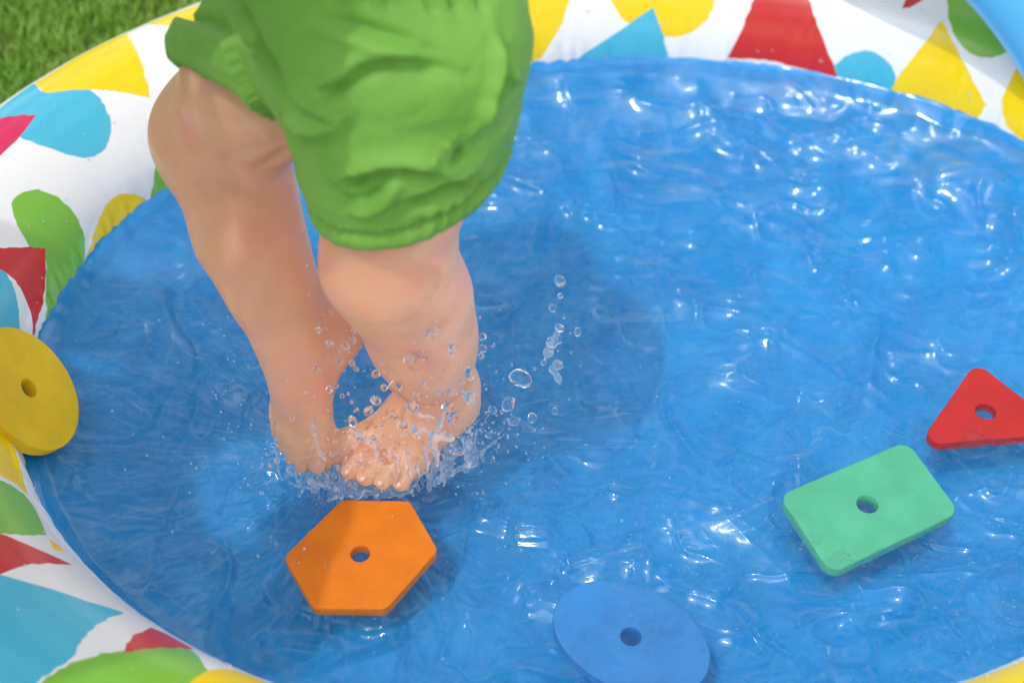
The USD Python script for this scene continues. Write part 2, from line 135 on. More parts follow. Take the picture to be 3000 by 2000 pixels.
PRINTS = {"yellow":[[[1.1476,0.161],[1.1476,0.1507],[1.1454,0.1432],[1.141,0.1329],[1.1366,0.1295],[1.1236,0.111],[1.1192,0.1062],[1.1148,0.1021],[1.1083,0.098],[1.1039,0.0939],[1.0756,0.1247],[1.0647,0.1418]],[[1.2741,0.1322],[1.2719,0.1281],[1.2675,0.1247],[1.2654,0.1219],[1.2566,0.1158],[1.2545,0.1123],[1.2501,0.1096],[1.2479,0.1069],[1.2435,0.1041],[1.2414,0.1014],[1.237,0.098],[1.2348,0.0952],[1.2305,0.0925],[1.2283,0.0891],[1.2239,0.0863],[1.2152,0.0774],[1.2108,0.074],[1.2086,0.0712],[1.2065,0.076],[1.2021,0.0808],[1.1977,0.0918],[1.1934,0.0973],[1.1846,0.1165],[1.1694,0.1569],[1.1737,0.1603],[1.1759,0.1644],[1.2195,0.1651],[1.2348,0.1617],[1.2501,0.1603],[1.2632,0.161],[1.2741,0.1363]],[[1.2697,-0.0041],[1.2675,-0.0021],[1.2675,-0.0007],[1.2697,0.0007],[1.2697,0.0021],[1.2806,0.0116],[1.285,0.0137],[1.2894,0.0171],[1.2937,0.0185],[1.2959,0.0199],[1.3068,0.0219],[1.3112,0.0219],[1.3134,0.0212],[1.3177,0.0212],[1.3308,0.0171],[1.3439,0.011],[1.3483,0.0082],[1.3548,0.0055],[1.3679,-0.0027],[1.3701,-0.0048],[1.3744,-0.0069],[1.3766,-0.0096],[1.381,-0.0116],[1.3548,-0.0185],[1.3395,-0.0192],[1.3003,-0.013],[1.2937,-0.011],[1.285,-0.0096]],[[1.6297,0.05],[1.6712,0.0534],[1.7126,0.061],[1.7322,0.0658],[1.7344,0.0617],[1.7388,0.0575],[1.7453,0.0445],[1.7453,0.0418],[1.7541,0.0377],[1.7562,0.0356],[1.7322,0.0288],[1.7104,0.024],[1.6995,0.0226],[1.6842,0.0233],[1.6581,0.0288],[1.6515,0.0295],[1.6428,0.0322],[1.6384,0.0343],[1.6341,0.0404],[1.6341,0.0438]],[[1.8173,0.0473],[1.8261,0.0493],[1.8282,0.0507],[1.8326,0.0514],[1.8348,0.0514],[1.8348,0.0507],[1.837,0.0493],[1.8348,0.0473],[1.8348,0.0432],[1.8304,0.0411],[1.8261,0.0411],[1.8261,0.0418]],[[2.0071,0.0877],[2.0115,0.0925],[2.0137,0.0966],[2.018,0.1],[2.0224,0.1076],[2.0442,0.0973],[2.0486,0.0945],[2.0486,0.074],[2.042,0.0493],[2.0246,0.0473],[2.0159,0.0507],[2.0093,0.0617],[2.0093,0.0651],[2.0071,0.0692]],[[0.8225,0.0719],[0.8312,0.0301],[0.8312,0.0192],[0.8225,0.0041],[0.8181,0.0007],[0.8159,-0.0007],[0.8116,-0.0014],[0.8072,-0.0014],[0.805,-0.0007],[0.8007,-0.0014],[0.7919,0.013],[0.7832,0.0247],[0.781,0.0288],[0.7767,0.0336],[0.7723,0.0466],[0.7679,0.0548],[0.7658,0.063],[0.7614,0.0712],[0.7854,0.0706]],[[0.7309,0.0658],[0.7287,0.0617],[0.7287,0.0541],[0.7199,0.0404],[0.7156,0.0349],[0.7025,0.0267],[0.6938,0.0226],[0.6829,0.0199],[0.6698,0.0185],[0.6589,0.0185],[0.648,0.0219],[0.6436,0.024],[0.637,0.0288],[0.6327,0.0336],[0.6283,0.0363],[0.6283,0.0397],[0.624,0.0473],[0.624,0.0569],[0.6218,0.0623],[0.6218,0.0678],[0.6436,0.0664],[0.6872,0.0651]],[[0.3971,0.0719],[0.4014,0.0617],[0.4014,0.0569],[0.4036,0.0514],[0.4211,0.013],[0.4276,-0.0034],[0.3774,-0.0062],[0.3469,-0.0082],[0.336,-0.0096],[0.3251,-0.0096],[0.3229,-0.0048],[0.3229,0.0],[0.3207,0.0041],[0.3207,0.0089],[0.3185,0.013],[0.3251,0.0171],[0.3294,0.0212],[0.3425,0.0295],[0.3469,0.0343],[0.3665,0.0473],[0.3709,0.0521],[0.3774,0.0562],[0.3862,0.063],[0.3883,0.0658]],[[0.3033,0.0658],[0.3054,0.063],[0.3054,0.0233],[0.2989,0.0116],[0.2945,0.0082],[0.2923,0.0048],[0.2836,0.0],[0.2749,-0.0027],[0.2596,-0.0041],[0.2531,-0.0034],[0.2487,-0.0021],[0.2443,0.0014],[0.24,0.0151],[0.24,0.0308],[0.2487,0.0438],[0.2574,0.05],[0.264,0.0562],[0.2727,0.0617],[0.2858,0.0678],[0.2967,0.0685],[0.3011,0.0671]],[[2.4696,0.0527],[2.4718,0.0658],[2.4762,0.0754],[2.4827,0.0829],[2.4871,0.0897],[2.4936,0.0959],[2.5111,0.0945],[2.5395,0.0939],[2.546,0.0863],[2.5591,0.0658],[2.5722,0.05],[2.4827,0.0397],[2.4762,0.0473]]],"cyan":[[[1.2632,0.1637],[1.3243,0.1562],[1.3308,0.1459],[1.3352,0.1377],[1.333,0.1343],[1.3286,0.1302],[1.3265,0.1267],[1.3221,0.124],[1.3221,0.1185],[1.3265,0.1144],[1.3308,0.1123],[1.333,0.1103],[1.333,0.1048],[1.3308,0.1],[1.3308,0.0952],[1.3199,0.074],[1.309,0.063],[1.2981,0.0582],[1.2937,0.0582],[1.2915,0.0575],[1.285,0.0575],[1.2806,0.0582],[1.2785,0.0596],[1.2741,0.061],[1.2654,0.0658],[1.2588,0.0719],[1.2545,0.0774],[1.2545,0.0808],[1.2501,0.087],[1.2501,0.0904],[1.2479,0.0939],[1.2479,0.1069],[1.2566,0.1158],[1.261,0.1185],[1.2654,0.1233],[1.2697,0.126],[1.2741,0.1322],[1.2741,0.1377],[1.2719,0.1439],[1.2675,0.1514]],[[1.4813,0.0637],[1.5163,0.0569],[1.5337,0.0548],[1.573,0.0521],[1.5643,0.0466],[1.5468,0.0336],[1.525,0.0192],[1.5119,0.0247],[1.5075,0.0274],[1.501,0.0295],[1.4857,0.0397],[1.4792,0.0459],[1.4792,0.048],[1.4748,0.0521],[1.4748,0.0562],[1.4792,0.0596],[1.4792,0.0617]],[[1.8435,0.1041],[1.8457,0.1103],[1.85,0.1158],[1.8522,0.1213],[1.8566,0.126],[1.8588,0.1308],[1.8697,0.1363],[1.8784,0.1425],[1.898,0.1541],[1.9068,0.1603],[1.9155,0.1528],[1.922,0.1493],[1.9308,0.1418],[1.933,0.1391],[1.933,0.1302],[1.9351,0.1274],[1.9351,0.1213],[1.9373,0.1178],[1.9373,0.1089],[1.933,0.1034],[1.933,0.1014],[1.9308,0.098],[1.9308,0.0952],[1.9286,0.0918],[1.9286,0.0877],[1.9264,0.0843],[1.9264,0.076],[1.9242,0.0719],[1.9242,0.0617],[1.922,0.0555],[1.9155,0.0596],[1.9024,0.0699],[1.8893,0.0767],[1.861,0.0939],[1.8479,0.1014],[1.8457,0.1021],[1.8457,0.1034]],[[0.685,0.0459],[0.7069,0.0322],[0.7112,0.0288],[0.7396,0.0116],[0.7636,-0.0048],[0.733,-0.0062],[0.7134,-0.0062],[0.6741,-0.0034],[0.6654,-0.0021],[0.672,0.013],[0.672,0.0178]],[[0.4931,-0.0027],[0.4821,-0.0069],[0.4581,-0.0089],[0.4516,-0.0089],[0.4385,-0.0075],[0.432,-0.0062],[0.4276,-0.0041],[0.4232,0.0021],[0.4232,0.0116],[0.432,0.0206],[0.4407,0.0253],[0.4516,0.0288],[0.456,0.0295],[0.4581,0.0288],[0.4625,0.0288],[0.4756,0.0233],[0.4778,0.0212],[0.4821,0.0192],[0.4865,0.013],[0.4909,0.0089],[0.4931,0.0048]]],"green":[[[1.4028,0.0774],[1.4137,0.0699],[1.4159,0.0671],[1.4203,0.0637],[1.4312,0.0459],[1.4312,0.0397],[1.429,0.037],[1.429,0.0343],[1.4268,0.0322],[1.4268,0.0295],[1.4312,0.0253],[1.4355,0.024],[1.4508,0.0151],[1.4552,0.0103],[1.4683,0.0],[1.4726,-0.0062],[1.4159,-0.0123],[1.4094,-0.0123],[1.3854,-0.0096],[1.3788,-0.0062],[1.3701,0.0021],[1.3679,0.0048],[1.3679,0.0069],[1.3635,0.0123],[1.3635,0.0158],[1.3614,0.0185],[1.3614,0.0253],[1.3592,0.0288],[1.3592,0.0432],[1.3614,0.0473],[1.3614,0.0541],[1.3701,0.0671],[1.3701,0.0692],[1.3832,0.076],[1.3919,0.0781],[1.3984,0.0781]],[[1.2414,0.0219],[1.2457,0.0185],[1.2523,0.0082],[1.2545,0.0055],[1.2588,0.0021],[1.2632,-0.0048],[1.2632,-0.0082],[1.2545,-0.0171],[1.2414,-0.026],[1.237,-0.0274],[1.2348,-0.026],[1.2326,-0.0219],[1.2326,0.0123],[1.2348,0.0151],[1.2348,0.0178],[1.237,0.0199]],[[1.741,0.0678],[1.7693,0.0774],[1.8064,0.0932],[1.8086,0.0911],[1.8086,0.0891],[1.8108,0.0863],[1.8108,0.0843],[1.813,0.0815],[1.813,0.0788],[1.8151,0.0754],[1.8151,0.0719],[1.8173,0.0685],[1.8173,0.0582],[1.8151,0.0541],[1.8151,0.0507],[1.813,0.0459],[1.8042,0.0432],[1.7846,0.0384],[1.7759,0.037],[1.7671,0.037],[1.7628,0.0377],[1.7606,0.039],[1.7562,0.0404],[1.7562,0.0425],[1.7497,0.0493],[1.7497,0.0514],[1.7475,0.0541],[1.7475,0.0569],[1.7431,0.061],[1.7431,0.0637],[1.741,0.0658]],[[1.933,0.1363],[1.9417,0.1418],[1.9439,0.1445],[1.9526,0.15],[1.9744,0.135],[1.9875,0.1281],[2.0093,0.1144],[2.0093,0.0877],[2.0071,0.0836],[2.0093,0.0801],[2.0093,0.0712],[2.0071,0.0706],[2.0071,0.0692],[2.0028,0.0671],[1.9897,0.0555],[1.9809,0.0507],[1.9766,0.0521],[1.9766,0.0555],[1.9657,0.0747],[1.9526,0.0959],[1.9482,0.0993],[1.9482,0.1028],[1.9395,0.1151],[1.9395,0.1185],[1.9373,0.1219],[1.9373,0.1254],[1.9351,0.1288],[1.9351,0.1329]],[[0.4058,0.1082],[0.4014,0.0939],[0.3971,0.0877],[0.3927,0.0767],[0.384,0.0678],[0.3818,0.0644],[0.3731,0.0582],[0.3643,0.0541],[0.3578,0.0521],[0.3534,0.0514],[0.3447,0.0514],[0.3338,0.0541],[0.3251,0.0603],[0.3207,0.0664],[0.3207,0.0699],[0.3185,0.074],[0.3185,0.0877],[0.3251,0.1041],[0.3338,0.1165],[0.3382,0.1247],[0.3425,0.1356],[0.3512,0.1521],[0.3774,0.1411],[0.3862,0.1267],[0.3971,0.1158]]],"red":[[[1.4639,0.0733],[1.4683,0.0699],[1.4792,0.0644],[1.477,0.0617],[1.477,0.0589],[1.4748,0.0555],[1.4748,0.0432],[1.477,0.0404],[1.477,0.0377],[1.4879,0.0185],[1.4901,0.0151],[1.5075,0.0027],[1.4988,0.0034],[1.4901,0.0055],[1.4726,0.0082],[1.4661,0.0103],[1.4552,0.0144],[1.4464,0.0185],[1.4421,0.0212],[1.4355,0.024],[1.4268,0.0301],[1.4159,0.0363],[1.4203,0.0384],[1.4224,0.0411],[1.4268,0.0438],[1.429,0.0466],[1.4377,0.0521],[1.4464,0.0596],[1.4508,0.0623],[1.453,0.0651],[1.4573,0.0671],[1.4573,0.0692]],[[1.8042,0.0925],[1.8151,0.0959],[1.8326,0.1034],[1.8479,0.111],[1.85,0.1089],[1.85,0.0781],[1.8522,0.0747],[1.8522,0.0671],[1.8544,0.063],[1.8544,0.048],[1.837,0.0637],[1.8239,0.0733],[1.8151,0.0788],[1.8108,0.0843],[1.8064,0.0884],[1.8064,0.0904]],[[1.9591,0.0911],[1.9591,0.0891],[1.9613,0.087],[1.9613,0.0849],[1.9635,0.0822],[1.9635,0.0801],[1.9679,0.0747],[1.9679,0.0719],[1.9744,0.0623],[1.9744,0.0589],[1.9788,0.0507],[1.9788,0.0452],[1.9657,0.0432],[1.957,0.0432],[1.9526,0.0445],[1.9439,0.0507],[1.9482,0.0637],[1.9482,0.0726],[1.9526,0.0801],[1.9526,0.0829]],[[0.5825,0.0754],[0.5825,0.0706],[0.5847,0.0664],[0.5847,0.0582],[0.5869,0.0541],[0.5869,0.0493],[0.5912,0.0397],[0.5912,0.0343],[0.6043,-0.0007],[0.5956,-0.0007],[0.5716,0.0014],[0.5629,0.0014],[0.5454,0.0007],[0.5367,-0.0007],[0.4821,-0.0055],[0.4887,0.0027],[0.4931,0.011],[0.4996,0.0178],[0.5083,0.0315],[0.5171,0.0425],[0.5192,0.0473],[0.5236,0.0521],[0.528,0.0617],[0.5323,0.0664],[0.5323,0.0712],[0.5367,0.0808]],[[0.4407,0.0939],[0.4385,0.0897],[0.4385,0.0726],[0.4363,0.0747],[0.432,0.076],[0.4276,0.0801],[0.4232,0.0856],[0.4145,0.0993],[0.4189,0.098]]],"pink":[[[1.3025,0.1165],[1.3068,0.1219],[1.3068,0.1247],[1.3134,0.1322],[1.3134,0.135],[1.3243,0.148],[1.3286,0.1548],[1.3286,0.1589],[1.3417,0.1473],[1.3526,0.1391],[1.3701,0.1267],[1.381,0.1219],[1.3766,0.1165],[1.3701,0.1117],[1.3614,0.1096],[1.3395,0.1096],[1.3265,0.111]]]}
US, W0, W1 = .5, -.5*np.pi*R0, 1.5*np.pi*R0            # the skin laid flat: u = t * 0.5 (0 to pi), w = al * R0
order = [('red', PRINTS['red']), ('pink', PRINTS['pink']), ('cyan', PRINTS['cyan'][1:]), ('yellow', PRINTS['yellow']), ('cyan', PRINTS['cyan'][:1]), ('green', PRINTS['green'])]
patches, taken = [], Polygon()
def fix(g):
    return shapely.union_all([p for p in getattr(g, 'geoms', [g]) if p.geom_type in ('Polygon', 'MultiPolygon')])
for col, polys in order:
    for p in polys:
        q = fix(shapely.make_valid(Polygon(p)).difference(taken))
        if q.area > 1e-6: patches.append((col, q))
        taken = taken.union(Polygon(p).buffer(0))
prs = random.Random(5)
def petal(kind):
    s = prs.uniform(.035, .055)
    if kind < .45: pts = [(s*math.cos(a)*(1 if math.cos(a) > 0 else 1.9*abs(math.cos(a))**.3), s*.62*math.sin(a)*(1 if math.cos(a) > 0 else (1-abs(math.cos(a)))**.8)) for a in np.linspace(0, 2*np.pi, 40, endpoint=False)]
    else:
        k = [(-s, -s*.7), (s, -s*.8), (s*.2, s)]; pts = []
        for (ax, ay), (bx, by) in zip(k, k[1:]+k[:1]):
            for t in np.linspace(0, 1, 10, endpoint=False):
                o = .28*s*math.sin(math.pi*t); dx, dy = bx-ax, by-ay; l = math.hypot(dx, dy)
                pts.append((ax+dx*t - dy/l*o*.7, ay+dy*t + dx/l*o*.7))
    g = Polygon(pts).buffer(0); return shapely.affinity.rotate(g, prs.uniform(0, 360), origin=(0, 0))
import shapely.affinity
shown = [taken.buffer(.012), box(.20, -.05, 3.1, .0)]      # petals on the sides that face away from the photograph follow the same print
seen = shapely.union_all([box(.22, -.12, .86, .12), box(1.05, -.12, 2.06, .17)])
occupied = taken.buffer(.010)
cols = ['yellow', 'cyan', 'green', 'red']
for k in range(900):
    g = shapely.affinity.translate(petal(prs.random()), prs.uniform(0, math.pi), prs.uniform(W0+.04, W1-.04))
    c = prs.choice(cols)
    if g.intersects(occupied) or g.intersects(seen): continue
    g = fix(g.intersection(box(0, W0, math.pi, W1)))
    if g.area < 1e-5: continue
    patches.append((c, g)); occupied = occupied.union(g.buffer(.012)); taken = taken.union(g)
du, dw = math.pi/500, (W1-W0)/96
iu, iw = np.meshgrid(np.arange(500), np.arange(96), indexing='ij'); iu, iw = iu.ravel(), iw.ravel()
cells = shapely.box(iu*du, W0+iw*dw, (iu+1)*du, W0+(iw+1)*dw)
def skin_mesh(region):
    shapely.prepare(region)
    hit = shapely.intersects(region, cells); full = np.zeros(len(cells), bool); full[hit] = shapely.contains(region, cells[hit])
    V, F, n = [], [], 0
    ids = np.flatnonzero(full)
    if len(ids):
        q = np.stack([np.stack([iu[ids]+a, iw[ids]+b], -1) for a, b in ((0, 0), (1, 0), (1, 1), (0, 1))], 1)
        uq, inv = np.unique(q.reshape(-1, 2), axis=0, return_inverse=True); inv = inv.reshape(-1, 4)
        V.append(uq*[du, dw] + [0, W0]); F += [inv[:, [0, 1, 2]], inv[:, [0, 2, 3]]]; n = len(uq)
    for piece in shapely.intersection(region, cells[hit & ~full]):
        for g in getattr(piece, 'geoms', [piece]):
            if g.geom_type != 'Polygon' or g.area < 1e-9: continue
            v, f = trimesh.creation.triangulate_polygon(g, engine='earcut')
            V.append(v); F.append(np.asarray(f)+n); n += len(v)
    uv = np.vstack(V); f = np.vstack(F); t, al = uv[:, 0]/US, uv[:, 1]/R0; e = 1e-3
    p = ring_point(t, al); nr = np.cross(ring_point(t+e, al)-p, ring_point(t, al+e)-p); nr /= np.linalg.norm(nr, axis=1)[:, None]
    mid = np.stack([*oval(t, R0), 0*t], -1); flip = ((p-mid)*nr).sum(1) < 0; nr[flip] *= -1
    a = np.cross(p[f[:, 1]]-p[f[:, 0]], p[f[:, 2]]-p[f[:, 0]]); w = (a*nr[f[:, 0]]).sum(1) < 0; f[w] = f[w][:, ::-1]
    return p, f, nr
pool = thing('paddling_pool', (CX, CY, GROUND), 'inflatable oval paddling pool, white ring printed with bright petals, blue liner', 'paddling pool')
BASE = np.array([CX, CY, GROUND])
p, f, nr = skin_mesh(box(0, W0, math.pi, W1).difference(taken))
ring = put('inflatable_ring', (p, f), 'vinyl_white', pool, normals=nr, base=BASE)
for col, g in patches:
    p, f, nr = skin_mesh(g)
    tag(put(f'petal_print', (p, f), 'vinyl_' + col, ring, normals=nr, base=BASE))
WATER = -.014
FEET = np.array([[-.150, -.105], [-.105, -.140]])
def streaks(x, y):
    """creases of the thin sheet, drawn towards the stamping feet"""
    dx, dy = x+.125, y+.115; r = np.hypot(dx, dy); th = np.arctan2(dy, dx)
    a = meshkit.noise(np.stack([np.cos(th)*7.5+r*2, np.sin(th)*7.5, r*5], -1), 11); b = meshkit.noise(np.stack([np.cos(th)*12+r*4, np.sin(th)*12, r*9], -1), 12)
    return (1-abs(2*a-1))**2*.6 + (1-abs(2*b-1))**3*.4, r
def liner_z(x, y, d):
    z = np.interp(d, [0, .005, .016, .04, .09, .16, .5], [0, -.003, -.017, -.036, -.057, -.067, -.068])
    w = smooth01(d, .0, .06)
    s, r = streaks(x, y)
    n1 = fbm2(x+.05*fbm2(x, y, 9, 2, 4), y, 8, 3, 21)
    n2 = fbm2(x+.06*fbm2(x, y, 7, 2, 14), y+.06*fbm2(x, y, 7, 2, 15), 10, 2, 22); n3 = fbm2(x+.03*fbm2(x, y, 15, 2, 16), y, 24, 2, 23)
    z = z + w*(.006*s*np.exp(-r/.25) + .008*(1-abs(2*n1-1))**4 + .010*(1-abs(2*n2-1))**12 + .005*(1-abs(2*n3-1))**9 + .003*(fbm2(x, y, 22, 3, 8)-.5))
    return z - .012*np.exp(-(((x+.115)**2+(y+.13)**2)/.05**2))
nt, ns = 1200, 220
t, q = np.meshgrid(np.linspace(0, 2*np.pi, nt, endpoint=False), np.linspace(0, 1, ns)**1.15, indexing='ij')
ex, ey = oval(t, .004); x, y = CX + (ex-CX)*(1-q), CY + (ey-CY)*(1-q); dd = np.hypot(ex-x, ey-y)
lv = np.stack([x, y, liner_z(x, y, dd)-.0008], -1).reshape(-1, 3); lf = grid_faces(nt, ns, True)[:, ::-1]
lf = np.vstack([lf[:, [0, 1, 2]], lf[:, [0, 2, 3]]])
put('liner', (lv, lf), 'liner', pool, smooth=True, base=BASE)

# ------------------------------------------------------------------ the water
def inside_depth(x, y):
    X = CR*(x-CX)+SR*(y-CY); Y = -SR*(x-CX)+CR*(y-CY); k = np.hypot(X/A, Y/B_)
    return (1-k)*np.hypot(X, Y)/np.maximum(k, 1e-6)
LIP = np.array([(-0.178, -0.121), (-0.162, -0.125), (-0.145, -0.127), (-0.13, -0.139), (-0.105, -0.142), (-0.078, -0.138), (-0.054, -0.129), (-0.039, -0.119), (-0.021, -0.107), (-0.002, -0.09)])
CRESTS = [[(0.001, -0.217), (0.036, -0.212), (0.081, -0.196), (0.127, -0.18), (0.158, -0.169), (0.191, -0.148), (0.21, -0.124), (0.232, -0.083)], [(-0.048, -0.207), (-0.041, -0.223), (-0.033, -0.24)], [(0.022, 0.318), (0.091, 0.326), (0.171, 0.312), (0.229, 0.289), (0.263, 0.251)], [(0.153, -0.04), (0.193, -0.004), (0.179, 0.015)]]
def near_line(x, y, L):
    d = np.full(x.shape, 9.0)
    for a, b in zip(L, L[1:]):
        u = b-a; s = np.clip(((x-a[0])*u[0]+(y-a[1])*u[1])/(u@u), 0, 1); d = np.minimum(d, np.hypot(x-a[0]-s*u[0], y-a[1]-s*u[1]))
    return d
def water_z(x, y):
    s, r = streaks(x, y)
    wx, wy = x+.05*(fbm2(x, y, 9, 2, 31)-.5), y+.05*(fbm2(x, y, 9, 2, 32)-.5)
    big = 1-abs(2*fbm2(wx, wy, 7.5, 2, 33)-1); chop = (1-abs(2*fbm2(wx, wy*1.3, 17, 2, 34)-1))**2; chop2 = (1-abs(2*fbm2(wx*1.0, wy*1.4, 38, 2, 30)-1))**2
    rings = np.cos(2*np.pi*(r/.05 + 1.1*(fbm2(x, y, 8, 2, 35)-.5)))*np.exp(-r/.14)
    right = smooth01(x, -.05, .28); near = smooth01(-y, .0, .22)*smooth01(x, .0, .25)
    rough = smooth01(fbm2(x, y, 6, 2, 38), .40, .62)
    z = .0010*rings + .014*big + .0062*chop*(.35+.45*right) + .0018*chop2*(.2+.9*near+.25*rough) + .0052*s*np.exp(-r/.24)
    z += (.0004+.0012*near)*(fbm2(wx, wy, 80, 3, 36)-.5) - .007
    z -= .006*np.exp(-((x+.11)**2+(y+.115)**2)/.035**2)
    lip = near_line(x, y, LIP); z += .014*np.exp(-(lip/.011)**2)*(.4+1.1*fbm2(x, y, 55, 2, 37))*(.35+.65*smooth01(x, -.150, -.125))
    for L in CRESTS:
        d = near_line(x, y, np.array(L)); z += .0042*np.exp(-(d/.0052)**2)*(.35+1.3*fbm2(x, y, 95, 2, 39))*smooth01(fbm2(x, y, 20, 2, 40), .3, .5)
    return WATER - .002 + z
h = .0016
X, Y = np.meshgrid(np.arange(CX-.50, CX+.50, h), np.arange(CY-.42, CY+.42, h), indexing='ij')
dep = inside_depth(X, Y); Z = water_z(X, Y); keep = dep > .004
f = grid_faces(*X.shape); f = f[keep.ravel()[f].all(1)]
u, inv = np.unique(f, return_inverse=True)
wv = np.stack([X, Y, Z], -1).reshape(-1, 3)[u]; wf = inv.reshape(-1, 4); wf = np.vstack([wf[:, [0, 1, 2]], wf[:, [0, 2, 3]]])
tag(put('water', (wv, wf), 'water', smooth=True), kind='structure')

# ------------------------------------------------------------------ foam toys
def foam(poly, thick, r=.0011):
    """a foam slab with softened edges: poly carries its hole"""
    rings = [(0, r), (.35*r, .35*r), (r, 0), (thick-r, 0), (thick-.35*r, .35*r), (thick, r)]
    V, F, n = [], [], 0
    def ringpts(g): return [np.array(g.exterior.coords)[:-1]] + [np.array(i.coords)[:-1] for i in g.interiors]
    base = ringpts(poly)
    nrm = []
    for c in base:
        e = np.roll(c, -1, 0)-c; e /= np.linalg.norm(e, axis=1)[:, None]+1e-12; m = e+np.roll(e, 1, 0); m /= np.linalg.norm(m, axis=1)[:, None]+1e-12
        nn = np.stack([-m[:, 1], m[:, 0]], 1)
        if not poly.contains(shapely.Point(*(c[0]+nn[0]*1e-4))): nn = -nn
        nrm.append(nn)
    for c, nn in zip(base, nrm):
        k = len(c); L = [np.hstack([c+nn*o, np.full((k, 1), z)]) for z, o in rings]
        V += L
        for a in range(len(L)-1):
            i = np.arange(k); j = (i+1) % k
            F.append(np.stack([n+a*k+i, n+a*k+j, n+(a+1)*k+j, n+(a+1)*k+i], 1))
        n += k*len(L)
    F = np.vstack(F); F = np.vstack([F[:, [0, 1, 2]], F[:, [0, 2, 3]]])
    cap = Polygon(base[0]+nrm[0]*r, [b+m*r for b, m in zip(base[1:], nrm[1:])])
    v, f = trimesh.creation.triangulate_polygon(cap, engine='earcut')
    for z in (0, thick):
        V.append(np.hstack([v, np.full((len(v), 1), z)])); F = np.vstack([F, f+n]); n += len(v)
    m = trimesh.Trimesh(np.vstack(V), F, process=False); m.merge_vertices(); trimesh.repair.fix_normals(m)
    return m
def corners(pts, rad, hole, hr=.0085, n=7):
    g = Polygon(pts).buffer(-rad, quad_segs=12).buffer(rad, quad_segs=n)
    g = Polygon(g.exterior.segmentize(.006)) if hasattr(g.exterior, 'segmentize') else Polygon(shapely.segmentize(g.exterior, .006))
    return Polygon(g.exterior, [list(shapely.Point(hole).buffer(hr, quad_segs=12).exterior.coords)])
def place(m, c, n=(0, 0, 1), spin=0.):
    """set the slab down at c with its face along n"""
    n = np.asarray(n, float); n /= np.linalg.norm(n); a = np.cross([0, 1, 0], n); a /= np.linalg.norm(a); b = np.cross(n, a)
    R = np.eye(4); R[:3, 0], R[:3, 1], R[:3, 2] = a, b, n
    T = np.eye(4); T[:3, 3] = c
    m = m.copy(); m.apply_transform(T @ R); return m
def toy(name, outline, hole, rad, colour, label, z, n=(0, 0, 1), thick=.0098, hr=.0085):
    o = np.array(outline); c = o.mean(0); g = corners(o-c, rad, np.array(hole)-c, hr)
    m = foam(g, thick)
    v = np.array(m.vertices); v[:, 2] += .0009*(meshkit.noise(v*60, 2)-.5); m.vertices = v
    m = place(m, (c[0], c[1], z-thick), n)
    return tag(put(name, m, colour, smooth=35, base=None), label, 'foam toy', 'foam shapes with a hole, floating in the pool')

ZT = WATER + .009
toy('foam_hexagon', [(-.1551,-.1982),(-.1198,-.1504),(-.0718,-.1508),(-.0505,-.1917),(-.0832,-.2383),(-.1311,-.2383)], (-.1034,-.195), .006, 'foam_orange', 'orange six-sided foam shape floating in front of the feet', ZT, (.01, -.03, 1), hr=.0066)
toy('foam_rectangle', [(.1875,-.1469),(.2877,-.0962),(.3125,-.1595),(.2141,-.2124)], (.2488,-.1538), .010, 'foam_mint', 'mint green foam rectangle floating beside the red triangle', ZT+.001, (.02, -.02, 1), hr=.0075)
toy('foam_triangle', [(.295,-.0991),(.3558,-.0179),(.4064,-.0887)], (.352,-.0676), .009, 'foam_red', 'red foam triangle with cut corners, floating at the right edge', ZT+.001, (-.02, -.02, 1), hr=.0075)
el = np.linspace(0, 2*np.pi, 80, endpoint=False); ea = np.stack([.054*np.cos(el), .0385*np.sin(el)], 1) @ np.array([[math.cos(-.517), math.sin(-.517)], [-math.sin(-.517), math.cos(-.517)]]) + (.0772, -.2586)
toy('foam_oval', ea, (.0772, -.2586), .004, 'foam_blue', 'blue foam oval floating low in the water', ZT-.003, (.03, -.02, 1), hr=.0068)
ea = np.stack([.0488*np.cos(el), .0488*np.sin(el)], 1)
m = foam(corners(ea, .004, (0, 0), .0072), .0115)
tag(put('foam_disc', place(m, np.array((-.3490, -.0735, .028)) - .0115*np.array((.84, .058, .54)), (.84, .058, .54)), 'foam_yellow', smooth=35), 'yellow foam disc propped against the side of the pool', 'foam toy', 'foam shapes with a hole, floating in the pool')


